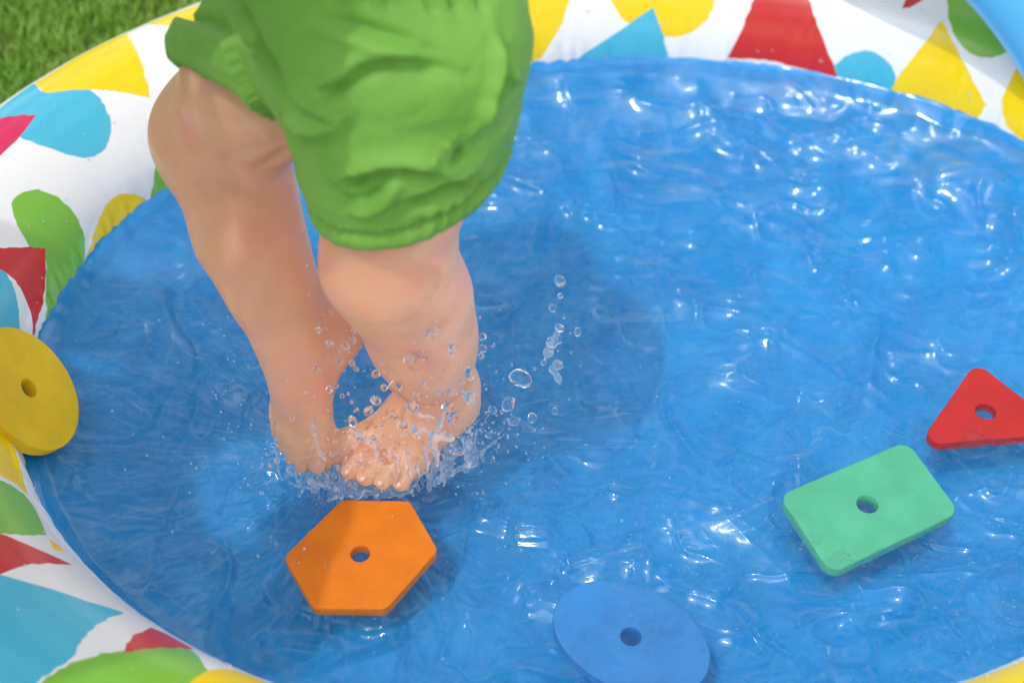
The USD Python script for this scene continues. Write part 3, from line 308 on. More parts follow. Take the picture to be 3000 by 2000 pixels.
# ------------------------------------------------------------------ people: bodies grown from round bones
V=lambda *a: np.array(a,float)
def unit(v): v=np.asarray(v,float); return v/np.linalg.norm(v)
def relax(v,f,times,lam=.34,mu=-.35):
    e=np.unique(np.sort(np.vstack([f[:,[0,1]],f[:,[1,2]],f[:,[2,0]]]),axis=1),axis=0); n=np.bincount(e.ravel(),minlength=len(v))[:,None]; v=v.copy()
    for k in range(2*times):
        s=np.zeros_like(v); np.add.at(s,e[:,0],v[e[:,1]]); np.add.at(s,e[:,1],v[e[:,0]])
        v+=(lam,mu)[k%2]*(s/np.maximum(n,1)-v)
    return v
class Field:
    """A solid grown from round bones on a grid: smooth unions, grooves and cuts, then one skin."""
    def __init__(s,lo,hi,h):
        s.lo=np.array(lo,float); s.h=h; s.n=np.ceil((np.array(hi)-s.lo)/h).astype(int)+1
        s.D=np.full(s.n,0.2,np.float32); s.nails=[]
    def box(s,lo,hi):
        a=np.clip(np.floor((lo-s.lo)/s.h).astype(int),0,s.n-1); b=np.clip(np.ceil((hi-s.lo)/s.h).astype(int)+1,1,s.n)
        sl=tuple(slice(i,j) for i,j in zip(a,b))
        g=[(s.lo[k]+s.h*np.arange(a[k],b[k])).astype(np.float32) for k in range(3)]
        return sl,g[0][:,None,None],g[1][None,:,None],g[2][None,None,:]
    def smin(s,sl,d,k):
        A=s.D[sl]
        hh=np.maximum(k-np.abs(A-d),0)/k
        s.D[sl]=np.minimum(A,d)-hh*hh*k*.25
    def cone(s,a,b,ra,rb,k=.012):
        a=np.asarray(a,float);b=np.asarray(b,float);m=max(ra,rb)+k+3*s.h
        sl,X,Y,Z=s.box(np.minimum(a,b)-m,np.maximum(a,b)+m)
        u=b-a; L=float(u@u)+1e-12
        t=np.clip(((X-a[0])*u[0]+(Y-a[1])*u[1]+(Z-a[2])*u[2])/L,0,1)
        d=np.sqrt((X-a[0]-t*u[0])**2+(Y-a[1]-t*u[1])**2+(Z-a[2]-t*u[2])**2)-(ra+(rb-ra)*t)
        s.smin(sl,d.astype(np.float32),k)
    def chain(s,pts,k=.012):
        for p,q in zip(pts,pts[1:]): s.cone(p[:3],q[:3],p[3],q[3],k)
    def ell(s,c,r,k=.012,axes=None):
        c=np.asarray(c,float);r=np.asarray(r,float);m=r.max()+k+3*s.h
        sl,X,Y,Z=s.box(c-m,c+m); A=np.eye(3) if axes is None else np.array([unit(x) for x in axes])
        q=[(X-c[0])*A[i,0]+(Y-c[1])*A[i,1]+(Z-c[2])*A[i,2] for i in range(3)]
        k0=np.sqrt(sum((q[i]/r[i])**2 for i in range(3)));k1=np.sqrt(sum((q[i]/r[i]**2)**2 for i in range(3)))+1e-9
        s.smin(sl,(k0*(k0-1)/k1).astype(np.float32),k)
    def groove(s,c,n,depth,w,reach):
        """a crease: a shallow cut along the plane through c across n, fading away from c"""
        c=np.asarray(c,float);n=unit(n); sl,X,Y,Z=s.box(c-reach*1.6,c+reach*1.6)
        e=(X-c[0])*n[0]+(Y-c[1])*n[1]+(Z-c[2])*n[2]
        r2=(X-c[0])**2+(Y-c[1])**2+(Z-c[2])**2-e*e
        s.D[sl]+=(depth*np.exp(-(e/w)**2)*np.clip(1-r2/reach**2,0,1)).astype(np.float32)
    def cut_plane(s,c,n,k=.004):
        c=np.asarray(c,float);n=unit(n); sl,X,Y,Z=s.box(s.lo,s.lo+s.h*s.n)
        e=((X-c[0])*n[0]+(Y-c[1])*n[1]+(Z-c[2])*n[2]).astype(np.float32)
        s.smax(e,k)
    def smax(s,e,k=.004):
        hh=np.maximum(k-np.abs(s.D-e),0)/k
        s.D=np.maximum(s.D,e)+hh*hh*k*.25
    def at(s,p):
        return ndimage.map_coordinates(s.D,((np.asarray(p)-s.lo)/s.h).T,order=1,mode='nearest')
    def skin(s,smooth=4):
        D=s.D; ins=D<0; h=s.h
        cells=np.zeros(np.array(D.shape)-1,np.int8)
        cs=[(i,j,k) for i in (0,1) for j in (0,1) for k in (0,1)]
        sh=cells.shape
        for i,j,k in cs: cells+=ins[i:i+sh[0],j:j+sh[1],k:k+sh[2]]
        on=np.argwhere((cells>0)&(cells<8)); idx=np.full(sh,-1,np.int32); idx[tuple(on.T)]=np.arange(len(on))
        acc=np.zeros((len(on),3));cnt=np.zeros(len(on))
        for a in cs:
            for ax in range(3):
                if a[ax]: continue
                b=list(a);b[ax]=1
                da=D[tuple((on+a).T)].astype(float);db=D[tuple((on+b).T)].astype(float)
                m=(da<0)!=(db<0); t=da[m]/(da[m]-db[m])
                q=np.repeat(np.array([a],float),m.sum(),0); q[:,ax]+=t
                acc[m]+=q;cnt[m]+=1
        v=s.lo+h*(on+acc/cnt[:,None])
        F=[]
        for ax in range(3):
            b,c=(ax+1)%3,(ax+2)%3
            s0=[slice(1,-1)]*3; s0[ax]=slice(0,-1); s1=list(s0); s1[ax]=slice(1,None)
            A=ins[tuple(s0)];B=ins[tuple(s1)]
            e=np.argwhere(A!=B); flip=A[tuple(e.T)]
            g=e.copy(); g[:,b]+=1; g[:,c]+=1
            def ci(db,dc):
                q=g.copy();q[:,b]-=db;q[:,c]-=dc; return idx[tuple(q.T)]
            quad=np.stack([ci(1,1),ci(0,1),ci(0,0),ci(1,0)],1)
            quad[~flip]=quad[~flip][:,::-1]
            F.append(quad)
        Q=np.vstack(F); f=np.vstack([Q[:,[0,1,2]],Q[:,[0,2,3]]])
        if smooth: v=relax(v,f,smooth)
        return trimesh.Trimesh(v,f,process=False)

# ---------------------------------------------------------------- the child: a toddler facing the picture's left, knees bent, one heel raised
def foot(B,ankle,F,U,side,s=1.0,wide=1.0,heel=(-.024,0,-.021,.0190)):
    F=unit(F);U=unit(U-(U@F)*F);M=np.cross(U,F)*side*wide    # M: towards the big toe
    g=lambda f,m,u: ankle+s*(f*F+m*M+u*U)
    B.cone(g(*heel[:3]),g(-.008,0,-.004),heel[3]*s,.019*s,.010)
    B.cone(g(*heel[:3]),g(.020,.002,-.021),.0170*s,.0165*s,.010)
    B.cone(g(*heel[:3]),g(.042,-.017,-.030),.0150*s,.0115*s,.010)
    B.cone(g(.0,.0,-.012),g(.050,.012,-.026),.0185*s,.0135*s,.012)
    B.cone(g(.0,-.002,-.014),g(.044,-.013,-.0285),.0175*s,.0115*s,.012)
    B.cone(g(0,0,.008),g(.024,.002,-.010),.0205*s,.0180*s,.012)
    for f0,m0,f1,m1,r0,r1,up in ((.052,.0172,.0725,.0200,.0098,.0100,0),(.054,.0035,.0765,.0030,.0072,.0068,.001),(.051,-.0062,.0715,-.0078,.0068,.0064,.001),(.046,-.0152,.0645,-.0175,.0064,.006,.0005),(.039,-.0225,.0555,-.0262,.006,.0057,0)):
        a=g(f0,m0,-.0265+up); c=g((f0+f1)/2,(m0+m1)/2,-.0235+up); b=g(f1,m1,-.0305+up)
        B.chain([(*a,r0*s*.97),(*c,r0*s*.93),(*b,r1*s)],.0013); Q=unit(unit(b-c)*.5+F*.5); N=unit(U-(U@Q)*Q); B.nails.append((b+N*r1*s*.86+Q*r1*s*.30,Q,N,r1*s))
    return g
def legs(B):
    # left leg (the right one in the picture), standing
    hipL=V(-.060,-.118,.335); kneeL=V(-.076,-.124,.198); ankL=V(-.0500,-.0925,.046)
    B.chain([(*hipL,.044),(-.068,-.126,.262,.041),(*kneeL,.0355)],.015)
    B.chain([(*kneeL,.0350),(-.064,-.112,.155,.0320),(-.0595,-.103,.110,.0295),(*ankL,.0258)],.03)
    FL=unit(V(-.745,-.665,-.05)); UL=V(.10,-.16,1)
    foot(B,ankL,FL,UL,-1,1.03,1.0,(-.006,-.003,-.018,.0205))
    # right leg (the left one in the picture), knee bent to the left, heel up
    hipR=V(-.092,-.070,.335); kneeR=V(-.189,-.030,.222); ankR=V(-.151,-.0835,.084)
    B.chain([(*hipR,.052),(-.146,-.052,.285,.0485),(*kneeR,.0400)],.015)
    B.chain([(*kneeR,.0380),(-.177,-.056,.160,.0295),(-.162,-.074,.124,.0240),(*ankR,.0215)],.025)
    B.cone((-.168,-.046,.186),(-.160,-.058,.150),.025,.022,.014)
    FR=unit(V(-.066,-.766,-.64)); UR=V(-.224,-.613,.757)
    foot(B,ankR,FR,UR,1,1.06,.68,(-.008,.031,-.018,.0155))
    B.cone((-.130,-.066,.094),(-.160,-.068,.138),.0125,.020,.014)      # the tendon above the raised heel
    # folds of the skin
    B.groove(ankL+V(-.010,-.020,.020),V(-.15,-.25,1),.0035,.0032,.048)
    B.groove(V(-.1440,-.0900,.2520),V(-.593,.419,.687),.0032,.003,.026)
    B.groove(V(-.1325,-.1095,.3091),V(-.446,-.588,-.675),.0022,.003,.02)
    B.groove(V(-.1244,-.0954,.1151),V(.982,.187,.004),.0022,.002,.018)
    return dict(hipL=hipL,kneeL=kneeL,ankL=ankL,hipR=hipR,kneeR=kneeR,ankR=ankR)

def trunk(B):
    pel=V(-.070,-.100,.345)
    f=unit(V(-.85,-.5,0)); l=V(.5,-.85,0)       # facing, and the child's left
    B.ell(pel+V(.004,.002,.0),(.056,.064,.056),.02,(f,l,(0,0,1)))
    B.ell(pel-.016*f+.024*l+V(0,0,-.010),(.040,.040,.042),.02); B.ell(pel-.016*f-.026*l+V(0,0,-.010),(.040,.040,.042),.02)
    up=unit(V(-.38,-.08,.92)); ch=pel+V(.01,0,0)+up*.190
    B.ell(pel+V(.012,.0,0)+up*.10,(.060,.070,.085),.02,(unit(f-(f@up)*up),l,up))
    B.ell(ch,(.058,.078,.085),.03,(unit(f-(f@up)*up),l,up))
    neck=ch+up*.085; head=neck+up*.082+f*.022
    B.cone(ch+up*.05,neck+up*.03,.034,.031,.02)
    B.ell(head+up*.012-f*.010,(.078,.068,.076),.02,(f,l,(0,0,1))); 
    B.ell(head+f*.030-V(0,0,.030),(.046,.050,.046),.02,(f,l,(0,0,1)))
    fc=head+f*.066-V(0,0,.012)
    B.ell(fc+f*.008-V(0,0,.012),(.010,.009,.009),.010); 
    for q in (-1,1):
        B.ell(fc+q*.030*l-V(0,0,.030)-f*.012,(.022,.020,.020),.018)
        B.ell(head+q*.070*l-V(0,0,.012)-f*.004,(.012,.006,.018),.005,(f,l,(0,0,1)))
    B.ell(fc-V(0,0,.036)+f*.0,(.009,.016,.006),.006,(f,l,(0,0,1)))
    B.ell(fc-V(0,0,.044)-f*.001,(.009,.014,.006),.006,(f,l,(0,0,1)))
    sh=[ch+up*.060+q*.066*l for q in (-1,1)]
    hands=[]
    for q,s0 in zip((-1,1),sh):
        el=s0+.076*f+q*.036*l-V(0,0,.012); wr=el+.080*f-q*.030*l+V(0,0,.040)
        B.chain([(*s0,.030),(*el,.0235)],.015); B.chain([(*el,.0235),(*(el+.03*(wr-el)/.09),.024),(*wr,.0165)],.012)
        F=unit(wr-el); U=unit(V(0,0,1)-F[2]*F); S=np.cross(U,F)
        B.cone(wr,wr+.026*F,.0155,.016,.008)
        for i,ln in enumerate((.026,.029,.027,.021)):
            a=wr+.034*F+(i-1.5)*.0092*S; b=a+ln*.55*F-.004*U; c=b+ln*.45*unit(F-.8*U)
            B.chain([(*a,.0058),(*b,.0053),(*c,.0048)],.002)
        a=wr+.012*F+q*.013*S; b=a+.016*unit(F+q*1.2*S); B.chain([(*a,.0075),(*b,.0062),(*(b+.012*F),.0055)],.003)
        hands.append(wr+.03*F)
    return dict(pel=pel,f=f,l=l,up=up,ch=ch,neck=neck,head=head,sh=sh,hands=hands)

CUFF = ((-.1531, -.1143, .3285), (-.52, -.62, -.58))
def hollow(F, uncut, c, n):
    """open the end of a leg: the cloth is a thin wall as far in as one can see"""
    n=unit(n); _,X,Y,Z=F.box(F.lo,F.lo+F.h*F.n)
    deep=-((X-c[0])*n[0]+(Y-c[1])*n[1]+(Z-c[2])*n[2]).astype(np.float32)
    F.D=np.maximum(F.D,-np.maximum(uncut+.0044,deep-.016))
def shorts_field(Bbody):
    S=Field((-.265,-.24,.17),(.06,.05,.46),.002)
    S.ell((-.072,-.100,.355),(.072,.080,.080),.02,(unit((-.85,-.5,0)),(.5,-.85,0),(0,0,1)))
    S.ell((-.036,-.084,.330),(.046,.054,.046),.02)
    S.cone(V(-.072,-.100,.365),V(-.070,-.100,.345)+V(.012,0,0)+unit(V(-.38,-.08,.92))*.115,.070,.068,.02)
    # left leg of the shorts: a loose balloon gathered at the hem
    S.chain([(-.056,-.120,.350,.062),(-.061,-.120,.310,.0585),(-.065,-.121,.287,.055),(-.069,-.123,.264,.048),(-.073,-.124,.240,.038)],.015)
    U0=S.D.copy(); S.cut_plane((-.073,-.124,.2525),(.30,.0,-1),.002); hollow(S,U0,(-.073,-.124,.2525),(.30,.0,-1))
    # right leg of the shorts: along the raised thigh to the rolled cuff
    R=Field(S.lo,S.lo+S.h*(S.n-1),S.h)
    R.chain([(-.086,-.080,.355,.066),(-.112,-.067,.336,.0555),(-.155,-.052,.290,.0470)],.02)
    U0=R.D.copy(); R.cut_plane(*CUFF,.002); hollow(R,U0,*CUFF)
    S.left = S.D.copy()
    hh=np.maximum(.012-np.abs(S.D-R.D),0)/.012
    S.D=np.minimum(S.D,R.D)-hh*hh*.003
    S.leg = R
    return S

B = Field((-.42, -.36, -.04), (.06, .07, .79), .002)
J = legs(B); T = trunk(B); body = B.skin(4)
child = thing('person', (-.11, -.11, WATER), 'toddler in green shorts stamping barefoot in the shallow water', 'person')
CB = (-.11, -.11, WATER)
put('body', body, 'skin', child, smooth=True, base=CB)
for c, F_, U_, r in B.nails:
    e = trimesh.creation.icosphere(2); a = np.cross(U_, F_); e.vertices = c + e.vertices @ np.array([F_*r*.62, a*r*.60, U_*r*.17]); put('toenail', e, 'toenail', child, smooth=True, base=CB)
FOLDS = [[-0.003,0.004,[[-0.093,-0.174,0.404],[-0.088,-0.174,0.403],[-0.082,-0.174,0.402],[-0.077,-0.174,0.401],[-0.071,-0.174,0.399],[-0.066,-0.175,0.397],[-0.06,-0.174,0.395],[-0.055,-0.175,0.393],[-0.051,-0.174,0.391],[-0.046,-0.174,0.388],[-0.041,-0.174,0.386],[-0.036,-0.173,0.383],[-0.031,-0.172,0.381]]],[0.002,0.006,[[-0.091,-0.174,0.399],[-0.087,-0.175,0.398],[-0.082,-0.175,0.396],[-0.077,-0.175,0.395],[-0.073,-0.176,0.394],[-0.067,-0.176,0.392],[-0.062,-0.176,0.39],[-0.056,-0.176,0.388],[-0.05,-0.176,0.386],[-0.045,-0.176,0.384],[-0.039,-0.175,0.381]]],[-0.004,0.0045,[[-0.103,-0.171,0.35],[-0.098,-0.175,0.357],[-0.093,-0.177,0.363],[-0.087,-0.179,0.368],[-0.082,-0.179,0.372],[-0.077,-0.18,0.376],[-0.072,-0.18,0.38],[-0.066,-0.179,0.382],[-0.061,-0.179,0.383],[-0.056,-0.178,0.383],[-0.052,-0.178,0.382],[-0.048,-0.177,0.382],[-0.044,-0.177,0.38],[-0.039,-0.176,0.378],[-0.035,-0.175,0.376],[-0.031,-0.174,0.374],[-0.027,-0.173,0.372],[-0.022,-0.171,0.37]]],[0.003,0.007,[[-0.102,-0.173,0.362],[-0.097,-0.175,0.366],[-0.092,-0.177,0.37],[-0.087,-0.178,0.374],[-0.082,-0.178,0.377],[-0.078,-0.179,0.381],[-0.073,-0.178,0.384],[-0.069,-0.178,0.385],[-0.065,-0.178,0.387],[-0.06,-0.177,0.388],[-0.056,-0.177,0.387],[-0.051,-0.176,0.386],[-0.046,-0.175,0.386],[-0.042,-0.175,0.384],[-0.037,-0.174,0.382],[-0.033,-0.173,0.38]]],[-0.003,0.003,[[-0.118,-0.16,0.346],[-0.114,-0.163,0.344],[-0.11,-0.166,0.342],[-0.105,-0.169,0.342],[-0.1,-0.172,0.341],[-0.097,-0.174,0.342],[-0.094,-0.176,0.343]]],[-0.004,0.003,[[-0.122,-0.151,0.329],[-0.121,-0.151,0.325],[-0.12,-0.15,0.321],[-0.117,-0.154,0.32],[-0.115,-0.156,0.319]]],[0.003,0.004,[[-0.118,-0.158,0.34],[-0.115,-0.16,0.336],[-0.112,-0.162,0.333],[-0.109,-0.164,0.331],[-0.107,-0.166,0.33]]],[-0.0025,0.005,[[-0.119,-0.15,0.312],[-0.11,-0.162,0.32],[-0.102,-0.169,0.324],[-0.097,-0.173,0.329],[-0.091,-0.176,0.333],[-0.086,-0.179,0.341],[-0.081,-0.181,0.348],[-0.079,-0.182,0.354],[-0.078,-0.182,0.36]]],[-0.0035,0.004,[[-0.095,-0.173,0.296],[-0.09,-0.176,0.301],[-0.085,-0.178,0.305],[-0.081,-0.18,0.309],[-0.075,-0.181,0.313],[-0.069,-0.182,0.316],[-0.063,-0.183,0.318],[-0.057,-0.183,0.319],[-0.053,-0.182,0.317],[-0.048,-0.181,0.315],[-0.044,-0.18,0.313],[-0.04,-0.179,0.309],[-0.036,-0.177,0.304],[-0.031,-0.174,0.299]]],[0.003,0.007,[[-0.093,-0.174,0.306],[-0.088,-0.177,0.311],[-0.083,-0.179,0.315],[-0.078,-0.181,0.32],[-0.073,-0.182,0.322],[-0.069,-0.182,0.324],[-0.064,-0.183,0.325],[-0.059,-0.183,0.325],[-0.055,-0.183,0.325],[-0.05,-0.182,0.324],[-0.046,-0.181,0.321],[-0.041,-0.18,0.318],[-0.036,-0.178,0.314]]],[0.003,0.005,[[-0.093,-0.173,0.282],[-0.087,-0.176,0.285],[-0.082,-0.178,0.287],[-0.077,-0.18,0.289],[-0.072,-0.181,0.293],[-0.068,-0.182,0.297],[-0.065,-0.182,0.303],[-0.062,-0.183,0.308],[-0.061,-0.183,0.312],[-0.06,-0.183,0.317]]],[-0.002,0.004,[[-0.099,-0.17,0.285],[-0.093,-0.174,0.289],[-0.087,-0.177,0.292],[-0.082,-0.179,0.294],[-0.077,-0.181,0.299],[-0.072,-0.182,0.304],[-0.07,-0.182,0.308],[-0.067,-0.182,0.313]]],[-0.005,0.005,[[-0.063,-0.181,0.29],[-0.058,-0.181,0.291],[-0.053,-0.181,0.292],[-0.048,-0.18,0.293],[-0.043,-0.179,0.294],[-0.038,-0.177,0.296],[-0.033,-0.175,0.296],[-0.028,-0.172,0.296],[-0.022,-0.167,0.295],[-0.019,-0.163,0.291],[-0.016,-0.159,0.287]]],[0.004,0.005,[[-0.01,-0.152,0.383],[-0.009,-0.154,0.378],[-0.008,-0.156,0.373],[-0.008,-0.158,0.368],[-0.009,-0.16,0.362],[-0.01,-0.163,0.357],[-0.011,-0.164,0.351],[-0.014,-0.167,0.346],[-0.017,-0.168,0.341],[-0.02,-0.17,0.337],[-0.022,-0.171,0.334]]],[-0.004,0.005,[[-0.004,-0.15,0.374],[-0.004,-0.152,0.37],[-0.004,-0.153,0.366],[-0.004,-0.155,0.362],[-0.005,-0.157,0.357],[-0.007,-0.16,0.352],[-0.009,-0.162,0.348],[-0.011,-0.164,0.344]]],[0.004,0.012,[[-0.038,-0.179,0.329],[-0.037,-0.179,0.328],[-0.037,-0.179,0.328]]],[-0.003,0.003,[[-0.028,-0.174,0.327],[-0.028,-0.174,0.324],[-0.028,-0.174,0.32],[-0.03,-0.175,0.319],[-0.032,-0.176,0.317]]],[0.003,0.003,[[-0.007,-0.158,0.364],[-0.004,-0.155,0.359],[-0.001,-0.15,0.354],[0.001,-0.147,0.35],[0.003,-0.143,0.345]]],[-0.0045,0.0045,[[-0.134,-0.157,0.402],[-0.133,-0.155,0.396],[-0.131,-0.155,0.39],[-0.13,-0.155,0.385],[-0.128,-0.156,0.38],[-0.126,-0.157,0.375],[-0.124,-0.158,0.369],[-0.122,-0.159,0.365],[-0.121,-0.16,0.36],[-0.119,-0.16,0.355],[-0.118,-0.161,0.352],[-0.117,-0.161,0.349]]],[-0.003,0.003,[[-0.163,-0.103,0.344],[-0.159,-0.107,0.348],[-0.154,-0.111,0.353],[-0.149,-0.119,0.357],[-0.142,-0.135,0.366],[-0.136,-0.145,0.369],[-0.131,-0.151,0.37]]],[-0.003,0.003,[[-0.082,-0.174,0.431],[-0.083,-0.174,0.424],[-0.083,-0.174,0.417],[-0.083,-0.174,0.41]]],[-0.003,0.003,[[-0.073,-0.172,0.429],[-0.072,-0.172,0.422],[-0.071,-0.172,0.416],[-0.069,-0.172,0.409]]],[-0.003,0.003,[[-0.061,-0.167,0.426],[-0.06,-0.168,0.421],[-0.06,-0.168,0.416],[-0.059,-0.169,0.41],[-0.058,-0.17,0.405]]],[-0.003,0.003,[[-0.044,-0.158,0.421],[-0.043,-0.16,0.415],[-0.041,-0.161,0.409],[-0.039,-0.163,0.404],[-0.037,-0.165,0.399]]],[-0.003,0.003,[[-0.032,-0.15,0.416],[-0.031,-0.152,0.411],[-0.029,-0.154,0.406],[-0.028,-0.157,0.402],[-0.026,-0.159,0.397]]],[-0.003,0.003,[[-0.018,-0.138,0.408],[-0.017,-0.141,0.405],[-0.016,-0.145,0.401],[-0.015,-0.148,0.396],[-0.014,-0.151,0.392]]]]
SH = shorts_field(B)
Sm = SH.skin(4)
v = np.array(Sm.vertices); nn = vnormals(v, np.array(Sm.faces))
for _ in range(6):
    acc = np.zeros_like(nn); fa_ = np.array(Sm.faces)
    for a in range(3): np.add.at(acc, fa_[:, a], nn[fa_].sum(1))
    nn = acc/np.linalg.norm(acc, axis=1)[:, None]
steady = np.clip(((nn*vnormals(v, fa_)).sum(1)-.25)/.5, 0, 1)
disp = np.zeros(len(v))
for amp, wid, L in FOLDS:
    L = np.array(L, float); dist = np.full(len(v), 9.0); par = np.zeros(len(v)); tot = 0; lens = np.linalg.norm(np.diff(L, axis=0), axis=1); full = lens.sum()
    for a, b, l in zip(L, L[1:], lens):
        u = b-a; s = np.clip(((v-a)@u)/(u@u+1e-12), 0, 1); d = np.linalg.norm(v-a-s[:, None]*u, axis=1); k = d < dist; dist[k] = d[k]; par[k] = (tot+s[k]*l)/max(full, 1e-6); tot += l
    ends = np.clip(np.minimum(par, 1-par)/.22, .25, 1)
    disp += 2.0*amp*np.exp(-(dist/(.85*wid))**2)*ends
wv0 = v + .012*np.stack([meshkit.fbm(v*16, 2, 43+k)-.5 for k in range(3)], -1)
disp += .0006*(meshkit.fbm(v*38, 3, 41)-.5) + .0024*(meshkit.fbm(v*14, 2, 42)-.5) + .0016*(1-abs(2*meshkit.fbm(wv0*[20, 20, 34], 2, 46)-1))**3 - .0006*(1-abs(2*meshkit.fbm(wv0*[36, 36, 60], 2, 47)-1))**4
HEM_C, HEM_N = np.array((-.073, -.124, .2525)), unit((.30, .0, -1)); CUF_C, CUF_N = np.array(CUFF[0]), unit(CUFF[1])
hd = -(v-HEM_C)@HEM_N; th = np.arctan2(v[:, 1]-HEM_C[1], v[:, 0]-HEM_C[0]); isL = (np.linalg.norm((v-HEM_C)[:, :2], axis=1) < .075) & (v[:, 2] < .30) & (v[:, 1] < -.06)
gath = .0013*np.sin(th*38+2.6*np.sin(th*7)+1.7*np.sin(th*3.3))*(.5+.5*np.sin(th*5.1+1))+.0007*np.sin(th*61+2*np.sin(th*11))
disp += np.where(isL, 1.05*gath*np.exp(-((hd-.013)/.009)**2) - .0032*np.exp(-((hd-.0150)/.0022)**2) + .0016*np.exp(-((hd-.007)/.005)**2), 0)
cd = -(v-CUF_C)@CUF_N; lg = Field(SH.lo, SH.lo+SH.h*(SH.n-1), SH.h); lg.D = SH.left; isR = (SH.leg.at(v) < lg.at(v)-.001) & (cd < .05)
disp += np.where(isR, .0075*(1-smooth01(cd, .0155, .0185)) - .0045*np.exp(-((cd-.0195)/.0022)**2) - .0016*np.exp(-((cd-.002)/.0015)**2), 0)
v = v + nn*(disp*steady)[:, None]
v = relax(v, np.array(Sm.faces), 3)
sf = np.array(Sm.faces)
put('shorts', (v, sf), 'shorts_cloth', child, smooth=60, base=CB)

# shirt and hair of the child
def clothe(F, grow, cuts, k=.004):
    G = Field(F.lo, F.lo + F.h*(F.n-1), F.h); G.D = (F.D[:G.n[0], :G.n[1], :G.n[2]] - grow).astype(np.float32)
    for c, n in cuts: G.cut_plane(c, n, k)
    return G
def without_ball(G, c, r):
    sl, x, y, z = G.box(G.lo, G.lo+G.h*G.n); G.smax((r-np.sqrt((x-c[0])**2+(y-c[1])**2+(z-c[2])**2)).astype(np.float32), .006)
G = clothe(B, .006, [(T['pel']+T['up']*.105, -T['up']), (T['sh'][0]*.5+T['sh'][1]*.5+T['f']*.055, T['f'])]); without_ball(G, T['head'], .104)
v = G.skin(3); put('shirt', v, 'shirt_cloth', child, smooth=True, base=CB)
H = Field(T['head']-.11, T['head']+.12, .003); H.ell(T['head']+T['up']*.014-T['f']*.010, (.083, .074, .081), .01, (T['f'], T['l'], (0, 0, 1)))
H.cut_plane(T['head']+T['f']*.040, unit(T['f']-.55*V(0, 0, 1)), .01); H.cut_plane(T['head']-V(0, 0, .035), V(0, 0, -1), .01)
m = H.skin(2); q = np.array(m.vertices); m.vertices = q + vnormals(q, np.array(m.faces))*(.006*(meshkit.fbm(q*[90, 90, 30], 2, 9)-.5))[:, None]
put('hair', m, 'hair', child, smooth=True, base=CB)
for q in (-1, 1):
    e = trimesh.creation.icosphere(2, .0105); e.apply_translation(T['head']+T['f']*.064+q*.026*T['l']+V(0, 0, .004)); put('eye', e, 'hair', child, smooth=True, base=CB)

# the grown-up who kneels on the lawn left of the pool and steadies the toddler
G_ = GROUND
AD = Field((-1.36, -1.12, G_-.02), (.0, .12, 1.10), .007)
hipc = V(-.79, -.58, G_+.47); chest = V(-.58, -.40, G_+.77); neck = V(-.51, -.34, G_+.915); head = V(-.445, -.285, G_+.985)
fa = unit(V(.77, .64, 0)); la = V(-.64, .77, 0); O = V(-.77, -.56, 0)
W3 = lambda x, y, z: O + (x+.86)*fa + y*la + V(0, 0, z)
for q in (-1, 1):
    knee = W3(-.665, q*.13, G_+.065); hp = hipc+q*.085*la-V(0, 0, .02); ank = W3(-1.10, q*.12, G_+.055)
    AD.chain([(*hp, .092), (*(hp*.5+knee*.5), .082), (*knee, .058)], .03); AD.chain([(*knee, .056), (*(knee*.55+ank*.45+V(0, 0, .012)), .056), (*ank, .038)], .02)
    AD.chain([(*ank, .036), (*(ank-.10*fa-V(0, 0, .025)), .030), (*(ank-.16*fa-V(0, 0, .030)), .020)], .015)
    sh = chest+.01*fa+q*.165*la+V(0, 0, .075); hand = T['hands'][(1-q)//2]-.014*fa+V(0, 0, .004); el = (sh*.5+hand*.5)-V(0, 0, .085)+q*.06*la
    AD.chain([(*sh, .056), (*el, .042)], .03); AD.chain([(*el, .042), (*(el*.65+hand*.35), .039), (*(el*.30+hand*.70), .027)], .015)
    F = unit(hand-el); Sd = unit(np.cross(V(0, 0, 1), F)); w = el*.30+hand*.70
    AD.cone(w, w+F*.045, .027, .030, .012)
    for i, ln in enumerate((.060, .068, .064, .050)):
        a = w+F*.060+V(0, 0, .036-.019*i)+0*Sd; b = a+ln*.55*unit(F*.9+.35*T['l']*q*.0); c = b+ln*.45*unit(F-.6*V(0, 0, 1))
        AD.chain([(*a, .0105), (*b, .0095), (*c, .0085)], .004)
    a = w+F*.02+V(0, 0, .028); b = a+.035*unit(F*.6+V(0, 0, 1)); AD.chain([(*a, .013), (*b, .0115), (*(b+.024*F), .0095)], .006)
ax = (fa, la, (0, 0, 1)); AD.ell(hipc, (.115, .155, .13), .05, ax); AD.ell(hipc*.55+chest*.45, (.10, .135, .17), .05, ax); AD.ell(chest, (.105, .165, .17), .05, ax)
AD.cone(chest+.02*fa+V(0, 0, .10), neck+.02*fa+V(0, 0, .03), .062, .054, .03)
AD.ell(head, (.098, .076, .105), .02, ax); AD.ell(head+.045*fa-V(0, 0, .055), (.058, .055, .06), .03); AD.ell(head+.098*fa-V(0, 0, .022), (.018, .014, .016), .012)
for q in (-1, 1): AD.ell(head-.005*fa+q*.078*la-V(0, 0, .015), (.018, .010, .030), .006, ax)
AD.ell(head+.088*fa-V(0, 0, .062), (.012, .024, .007), .006, ax)
AB = (-.79, -.58, G_)
adult = thing('person', AB, 'grown-up kneeling on the lawn beside the pool, holding the toddler by both hands', 'person')
put('body', AD.skin(4), 'skin', adult, smooth=True, base=AB)
U = unit(chest-hipc)
C1 = clothe(AD, .010, [(hipc+U*.02, -U), (neck-U*.035, U), (V(-.46, -.31, 0), fa)]); put('shirt', C1.skin(3), 'adult_shirt', adult, smooth=True, base=AB)
C2 = clothe(AD, .009, [(hipc+U*.06, U), (W3(-1.06, 0, 0), -fa)]); put('trousers', C2.skin(3), 'adult_trousers', adult, smooth=True, base=AB)
